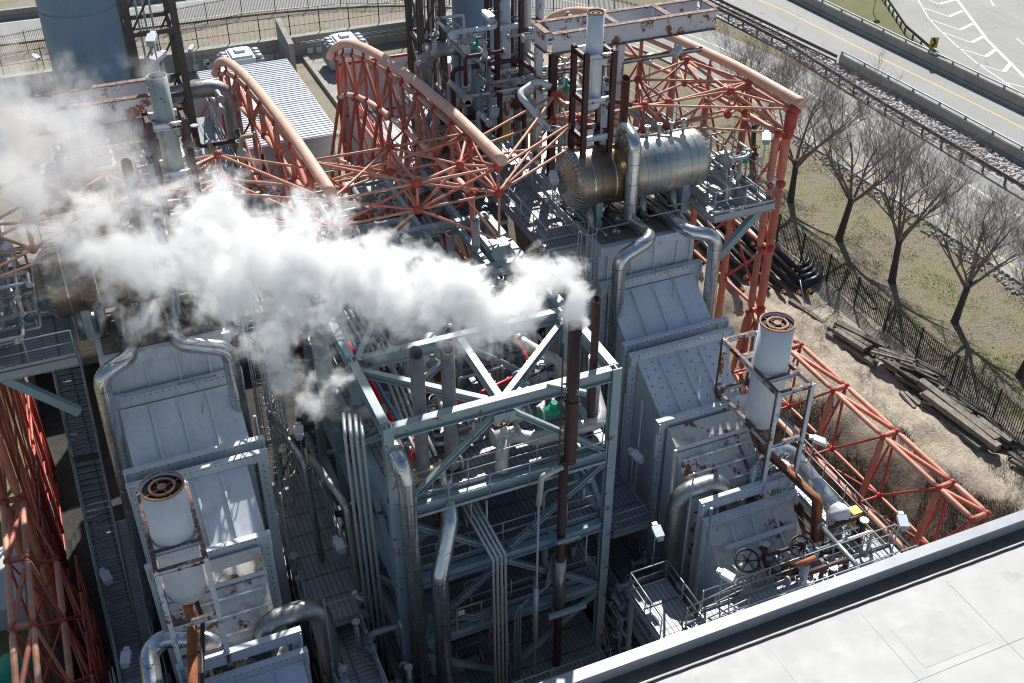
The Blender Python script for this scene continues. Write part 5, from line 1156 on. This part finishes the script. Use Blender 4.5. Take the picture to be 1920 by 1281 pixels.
def boxthing(label,p,s,mat,name='cabinet',cat='cabinet'):
    p=V(p); t=thing(name,label,cat,tuple(p)); m=MB(); m.box(p.x-s[0],p.x+s[0],p.y-s[1],p.y+s[1],p.z,p.z+s[2]); m.build('body',M[mat],t); m=MB(); m.box(p.x-s[0]*1.08,p.x+s[0]*1.08,p.y-s[1]*1.08,p.y+s[1]*1.08,p.z+s[2],p.z+s[2]+.05); m.build('lid',M[mat],t); m=MB(); m.box(p.x-s[0]*.8,p.x+s[0]*.8,p.y-s[1]-.03,p.y-s[1],p.z+.08,p.z+s[2]-.08); m.build('door',M[mat],t)
boxthing('yellow box beside the foil-wrapped pipe on the right walkway',P(1596,985,.7),(.2,.2,.8),'yellow'); boxthing('yellow cabinet on the deck below the rear chimney',P(866,178,6.2),(.25,.25,1.0),'yellow'); boxthing('yellow cabinet in front of the rear drum, under the roof truss',P(943,262,9),(.22,.22,.8),'yellow'); boxthing('second yellow cabinet under the right roof truss, lower left of the rusty vents',P(1005,285,9.0),(.22,.22,.9),'yellow')
boxthing('grey instrument cabinet beside the right drum',P(1352,315,10.4),(.3,.12,.7),'galv'); boxthing('blue-grey cabinet near the left drum platform',P(90,575,8.6),(.3,.25,1.1),'blueh'); boxthing('pale cabinet on the left drum platform',P(105,525,9),(.2,.2,.9),'lampw')
boxthing('yellow gate box in the lower frame',P(525/2.778+600,795/2.778+820,-2),(.12,.1,.6),'yellow')
# pale yellow gate frame
t=thing('gate','pale yellow hinged gate frame on the third floor front','gate',(8.9,26.4,-1.2)); m=MB(); m.tube([(9.0,26.4,-1.2),(9.0,26.4,.0),(10.0,26.4,.0),(10.0,26.4,-1.2)],.035,6,smooth=False); m.tube([(9.0,26.4,-.6),(10,26.4,-.6)],.03,6); m.build('gate_frame',M['yellowp'],t); m=MB(); m.box(9.05,9.3,26.36,26.38,-.35,-.1); m.build('plate',M['lampw'],t)
rc=random.Random(5)
def clutter(zone,n,x,y,z,label,mats=('silverd','galv','insul','dgalv'),rr=(.05,.16)):
    for i in range(n):
        p=V((rc.uniform(*x),rc.uniform(*y),rc.uniform(*z))); pts=[p]; ax=rc.choice([0,1,2])
        for k in range(rc.choice([2,3,3,4])):
            q=pts[-1].copy(); ax=(ax+rc.choice([1,2]))%3; L=rc.uniform(.8,3.5)*rc.choice([-1,1]); q[ax]+=L
            q=V((min(max(q.x,x[0]),x[1]),min(max(q.y,y[0]),y[1]),min(max(q.z,z[0]),z[1])))
            if (q-pts[-1]).length>.4: pts.append(q)
        if len(pts)<2: continue
        r=rc.uniform(*rr); t=thing('instrument_line' if 'line' in label else 'pipe',label,'line' if 'line' in label else 'pipe',tuple(pts[0]),zone); m=MB(); m.tube(fillet(pts,r*2.2,4),r,8); m.build('pipe_run',M[rc.choice(mats)],t)
        for e in (0,-1):
            d=(pts[1]-pts[0]).normalized() if e==0 else (pts[-1]-pts[-2]).normalized(); m=MB(); m.tube([pts[e]-d*.04,pts[e]+d*.04],r*1.6,10); m.build('flange',M['galv'],t)
        if rc.random()<.6: c=pts[0].lerp(pts[1],.5); m=MB(); m.ball(c,r*2.1,8); m.tube([c,c+V((0,0,r*4+.1))],r*.6,6); m.torus(c+V((0,0,r*4+.12)),(0,0,1),r*1.7,.02,12); m.build('valve',M[rc.choice(('galv','rust','insul','green' if rc.random()<.2 else 'dgalv'))],t)
clutter('small pipes in the rear process bay',44,(7.4,15),(31,39),(5.8,8.3),'thin pipe in the tangle under the rear bay of the centre frame')
clutter('small pipes under the roof truss',34,(8,14.3),(40,46),(6.4,8.6),'thin pipe in the tangle under the roof truss, between the arches')
clutter('small pipes on the upper floor',14,(7.6,14.9),(28.5,30.3),(5.9,7.6),'thin pipe on the upper floor of the centre frame')
clutter('pipes in the lower frame',26,(7.4,14.9),(27.2,33.5),(-6.5,4.8),'shadowed pipe inside the lower floors of the centre frame',('dgalv','silverd','galv','insul'),(.06,.2))
t=platform('grating walkway with handrails in the gap left of the centre frame, sunlit in patches',4.0,5.6,24,34,-1.0,'ew','grate2')
ladder('caged ladder hanging in the gap left of the centre frame',4.6,34.4,-1,5.5)
clutter('pipes left of the centre frame',34,(3.9,6.7),(24,38),(-6.5,.5),'shadowed pipe in the gap left of the centre frame',('dgalv','silverd','dgalv'),(.05,.12))
for i in range(44):
    a=V((rc.uniform(7.5,14.6),rc.uniform(26.9,29.5),rc.uniform(-6,5))); k=rc.choice([0,1,2]); b=a.copy(); b[k]+=rc.uniform(1.5,4.5)*rc.choice([-1,1]); b.x=min(max(b.x,7.4),14.8); b.y=min(max(b.y,26.8),33); b.z=min(max(b.z,-6.5),5.2); c=b.copy(); c[(k+1)%3]+=rc.uniform(.4,1.5)
    r=rc.uniform(.025,.06); m=MB(); m.tube(fillet([a,b,c],.25,4),r,6); single(m,'conduit',M[rc.choice(('galv','insul','galv','dgalv'))],'thin conduit inside the shadowed front levels of the centre frame','conduit','thin conduits in the centre frame')
for s in (1,-1):
    for i in range(10):
        y=24+i*1.35; x=18.15 if s>0 else MX-18.15; m=MB(); m.tube([(x,y,-6.5),(x,y,rc.uniform(-1,5.2))],rc.uniform(.03,.08),6); single(m,'conduit',M[rc.choice(('galv','insul','dgalv'))],'upright thin line on the inner wall of the %s boiler'%('right' if s>0 else 'left'),'conduit','upright lines beside the %s boiler'%('right' if s>0 else 'left'))
clutter('pipes right of the centre frame',18,(15.8,18.2),(25,34),(-6.5,-1.5),'shadowed pipe in the gap right of the centre frame',('dgalv','silverd','galv'),(.05,.16))
clutter('pipes at the rear drum',40,(16.2,23),(43,50),(8,15),'small pipe around the rear drum and chimney base',('silverd','galv','brown','white_rust'),(.05,.15))
clutter('pipes at the left rear',44,(-1,7),(40,50),(6,12),'small pipe around the rear left equipment',('silverd','galv','brown','white_rust','tan'),(.05,.16))
clutter('small lines at the right drum end',16,(24.9,26.8),(35,38),(9.5,11.6),'small instrument line at the outer end of the right drum',('galv','insul'),(.03,.09))
clutter('small lines at the left drum end',26,(-4.8,-2.7),(34.6,39),(9.5,12),'small instrument line at the outer end of the left drum',('galv','insul','dgalv'),(.03,.09))
clutter('small pipes at the front walkway',22,(20,24.6),(20.9,23.2),(-1,1.9),'small pipe and valve at the front walkway, lower right',('galv','insul','brown','silver'),(.04,.12))
clutter('pipes under the right drum',18,(18.6,23.5),(34.7,38.5),(9.15,9.9),'small line on the right boiler roof, under the drum',('dgalv','silverd','iron'),(.03,.07))
clutter('lines on the deck behind the middle arch',18,(15.7,18.5),(44,52),(5.7,8.5),'small pipe on the deck behind the middle arch',('dgalv','silverd','galv'),(.05,.12))
# cable trays and long runs in the gaps
for i,(x,z) in enumerate(((4.4,-2.2),(5.0,-3.8),(5.8,-1.6),(6.3,-4.5))):
    pipe('long grey line running back along the gap left of the centre frame, %s'%('highest','third','second','deepest')[i],[(x,22,z),(x,40,z)],.09,'dgalv',bands=False)
for i,(x,y) in enumerate(((5.1,30.5),(5.9,27.6))): pipe('slim upright pipe with elbow left of the centre frame, %s one'%('rear','front')[i],[(x-.8,y+3,5.5),(x-.2,y+.6,5.0),(x,y,-5)],.13,'silverd',.4,bands=False)
# tall equipment in front of the rear chimney
for x,y,z0,z1,r_,l,mt in ((19.3,46.2,9,16.4,.32,'peeling white slim silencer in front of the rear chimney','white_rust'),(17.4,47.5,7,13,.25,'dull vertical pipe left of the peeling silencer at the rear','silverd'),(21.2,46.4,9,18,.2,'rusty white riser right of the peeling silencer at the rear','white_rust'),(20.9,47.2,9,17,.22,'pale yellowish riser beside the tall hooked pipe','insul')):
    pipe(l,[(x,y,z0),(x,y,z1)],r_,mt,cat='riser')
col4(18.7,19.9,45.6,46.8,11.4,17.5,'dark brown tower round the peeling slim silencer, rear platform',levels=(.2,.55,.85))
platform('rear grating landing halfway up the brown tower',17.6,18.4,45.5,48.5,13.2,'sw','grate2',legs=8)
platform('lower rear landing left of the chimney with handrails',15.7,18.0,47,51.5,9.6,'sew','grate')
platform('grating deck behind the left drum, under the steam',-2.5,5.6,41,46,7.8,'sn','grate2'); platform('grating deck behind the right drum',18.4,25.8,41.5,45.3,7.8,'','grate2')
boxthing('tan wrapped block on the left drum deck, showing through the steam',P(235,455,10.5),(.35,.25,.5),'tan'); boxthing('second tan wrapped block by the left drum',P(283,452,10.5),(.3,.22,.35),'tan')
# ================================================================ SAND YARD: BLACK PIPES AND TIMBER
def blackpipe(p,q,r,i):
    p=V(p);q=V(q); t=thing('insulated_pipe','black pipe with rusty end, '+i,'pipe',tuple(q),'black pipes stacked by the fence'); d=(q-p).normalized()
    m=MB(); m.tube([p,q],r,16); m.build('jacket',M['black'],t); m=MB(); m.tube([q,q+d*.05],r*.86,16); m.build('foam_end',M['tan'],t); m=MB(); m.tube([q+d*.02,q+d*.3],r*.55,14); m.build('steel_end',M['rust_orange'],t); m=MB(); m.tube([q+d*.295,q+d*.31],r*.46,14); m.build('bore',M['dark'],t)
BP=[((1590,345),34.2,'nearest the picket fence'),((1563,405),33.3,'second from the fence'),((1380,480),31.0,'inner side, behind the orange column'),((1250,0),0,'')]
ends=[(34.6,40.6,.2,'nearest the picket fence',15),(34.0,39.3,.2,'second from the fence',13),(33.4,39.4,.18,'third from the fence',14),(32.7,39.8,.18,'fourth from the fence',13),(31.7,41.8,.22,'left of the orange column, lower',12),(31.0,43.0,.2,'left of the orange column, middle',12),(32.2,40.6,.17,'under the low corner of the column',12),(30.3,44.2,.2,'left of the orange column, farthest',10),(33.6,44.2,.16,'on top of the others',9),(32.9,45.5,.16,'short one on top',6),(30.8,40.9,.15,'half buried in sand by the column',9)]
for i,(x,y,r,l,L) in enumerate(ends): z=.28+(.38 if 'on top' in l else 0); blackpipe((x+1.2,y+L,z),(x,y,z),r,l)
for i,(q,l) in enumerate((((1640,372),'uppermost'),((1650,395),'second'),((1652,425),'third'),((1645,450),'lowest'))):
    b=P(1490+i*6,520+i*9-14,.25+.0*i); e=b+V((1.7+.1*i,-.35-.15*i,0)); k=b.lerp(e,.55)+V((0,0,0)); 
    t=thing('pipe_elbow','black bent pipe elbow with orange end in the elbow pile, '+l,'pipe',tuple(b),'black elbows by the fence'); a=b; c=b+V((.95,.15,.05)); dd=c+V((.75,.8,0)); m=MB(); m.tube(fillet([a,c,dd],.7,6),.21,14); m.build('jacket',M['black'],t)
    di=(a-c).normalized(); m=MB(); m.tube([a,a+di*.25],.13,12); m.build('steel_end',M['rust_orange'],t)
def timbers(label,c,ang,n,L,s,seed,lay=2):
    r2=random.Random(seed); k=0
    for j in range(lay):
        for i in range(n-j):
            a=ang+r2.uniform(-.13,.13); d=V((math.cos(a),math.sin(a),0)); nrm=V((-d.y,d.x,0)); ctr=V(c)+nrm*((i-(n-j)/2)*s*1.15)+V((0,0,s*.5+j*s*.95+gz(c[0],c[1])+.02))+d*r2.uniform(-.4,.4); LL=L*r2.uniform(.6,1.1); tz=V((0,0,r2.uniform(-.05,.05)*s*3))
            m=MB(); m.bar(ctr-d*LL/2-tz,ctr+d*LL/2+tz,s*r2.uniform(.75,1.1),s*r2.uniform(.6,.95)); single(m,'timber',M['wood'],label,'timber',label,loc=tuple(ctr)); k+=1
A_=R(-82)
timbers('old square timber in the pile just below the black elbows',(33.6,34.6,0),R(-74),4,3.2,.32,1); timbers('weathered timber in the loose middle pile by the fence',(34.2,31.2,0),R(-80),5,2.6,.24,2); timbers('flat weathered board on the middle pile by the fence',(34.5,30.9,.5),R(-68),5,1.8,.16,8,1)
timbers('heavy timber in the largest pile near the right edge',(34.0,27.6,0),R(-84),3,4.6,.36,3,2); timbers('timber stacked against the fence at the right edge',(34.9,26.2,0),R(-84),4,2.6,.26,4,3); timbers('thin board lying flat at the right end of the timber piles',(34.7,23.9,0),R(-80),6,2.0,.15,5,1)
def beamt(label,q0,q1,w,h):
    a=P(q0[0],q0[1],.15);b=P(q1[0],q1[1],.15); a.z=gz(a.x,a.y)+h/2;b.z=gz(b.x,b.y)+h/2; m=MB(); m.bar(a,b,w,h); single(m,'timber',M['wood'],label,'timber',loc=tuple(a))
timbers('crossed plank thrown over the middle timber pile',(34.0,32.6,.45),R(-50),4,1.9,.14,11,1); timbers('splintered board leaning on the largest timber pile',(33.7,28.8,.3),R(-60),4,1.7,.13,12,2); timbers('bleached plank beside the fence above the largest pile',(34.9,28.6,.1),R(-77),5,2.2,.17,13,2); timbers('dark broken timber between the two big piles',(33.4,30.0,0),R(-95),4,1.4,.2,14,1)
beamt('very long old timber lying on the sand beside the wheel track',(1482,560),(1605,645),.25,.2); beamt('half-buried timber edging the sand track, middle',(1608,640),(1730,745),.16,.14); beamt('short loose plank at the foot of the largest timber pile',(1842,812),(1866,828),.12,.06); beamt('pale board lying across the timber near the fence gap',(1605,535),(1642,575),.3,.08)
m=MB(); a=P(1500,525,1.0); b=P(1509,572,.0); m.tube([a,b],.035,6); single(m,'stake',M['galv'],'thin pale stake leaning on the black elbows','stake')
# lower left yard: white roofs and parked things seen through the truss
t=thing('white_roof_shed','low white roof seen through the truss at the left edge','building',(-8,30,-5)); m=MB(); m.box(-14,-6.8,22,31,-5,-2.6); m.build('wall',M['siding'],t); m=MB(); m.box(-14.2,-6.7,21.8,31.2,-2.6,-2.4); m.build('roof',M['membrane'],t)
t=thing('white_roof_shed','small white roof farther back behind the left truss','building',(-8,38,-5)); m=MB(); m.box(-8.6,-6.6,37,40.5,-5,-3.8); m.build('wall',M['siding'],t); m=MB(); m.box(-8.8,-6.5,36.8,40.7,-3.8,-3.65); m.build('roof',M['membrane'],t)
blanket('crumpled green tarpaulin by the white roof at the left edge',(-7.2,33.5,-4.2),(.9,1.2,.7)); bpy.data.objects[-1] if 0 else None
for o in COL.objects:
    if o.get('label','').startswith('crumpled green'): o.data.materials[0]=M['green']; o['category']='tarpaulin'; o.name='tarpaulin'
# ================================================================ STEAM
def plume(name,label,sph,vox,ext,**kw):
    S=[(tuple(P(px,py,z)),r,d) for px,py,z,r,d in sph]
    mat=steam_mat(name,S,**kw)
    bm_=bmesh.new()
    for c,r,d in S: bmesh.ops.create_icosphere(bm_,subdivisions=2,radius=max(r*ext,.15),matrix=Matrix.Translation(c))
    me=bpy.data.meshes.new(name); bm_.to_mesh(me); bm_.free(); tmp=bpy.data.objects.new(name+'_src',me); COL.objects.link(tmp)
    md=tmp.modifiers.new('r','REMESH'); md.mode='VOXEL'; md.voxel_size=vox
    dg=bpy.context.evaluated_depsgraph_get(); me2=bpy.data.meshes.new_from_object(tmp.evaluated_get(dg)); bpy.data.objects.remove(tmp)
    me2.materials.clear(); me2.materials.append(mat); o=bpy.data.objects.new(name,me2); COL.objects.link(o); tag(o,label,'steam',kind='stuff'); return o
plume('steam_plume','thick white steam cloud blowing left from the tall brown outlet pipe',[
 (1083,600,12.05,.42,1.6),(1083,585,12.3,.5,1.5),(1080,562,12.6,.85,1.25),(1055,525,12.8,1.15,1.05),(1010,525,12.8,1.3,1.05),(975,580,12.7,1.5,1.05),(925,590,12.8,1.7,1.05),(870,575,13,1.8,1.05),(800,550,13,2.1,1.05),(730,540,13,2.3,1.05),(650,520,13.2,2.7,1),(560,500,13.5,3.1,1),(470,500,13.5,3.5,.95),(370,500,13.6,3.6,.88),(260,480,13.8,3.7,.84),(140,450,13.8,3.5,.82),(520,640,12.5,2.4,.85),(600,740,12,1.9,.7),(400,390,14.5,2.6,.85),(60,380,14.5,3.2,.74),(230,610,12.8,2.2,.65)],.3,1.15,dens=5,amp=2.7,scale=.85,lo=-1.33,hi=-.78,det=9,step=.45,thin=.15)
plume('steam_plume','thin grey steam veil drifting over the upper left corner',[
 (305,150,18.2,.35,1.2),(275,132,18.8,.7,1.05),(235,115,19,.9,.9),(90,240,15.5,3.4,1),(10,240,16,3.8,1),(180,310,15,3.4,1),(60,340,15,3.4,.95),(270,350,14.8,2.6,.95),(160,200,16,2.4,.85),(330,320,14.5,2,.8)],.4,1.15,dens=.75,amp=2.7,scale=.6,lo=-1.4,hi=-.55,det=8,step=.9)
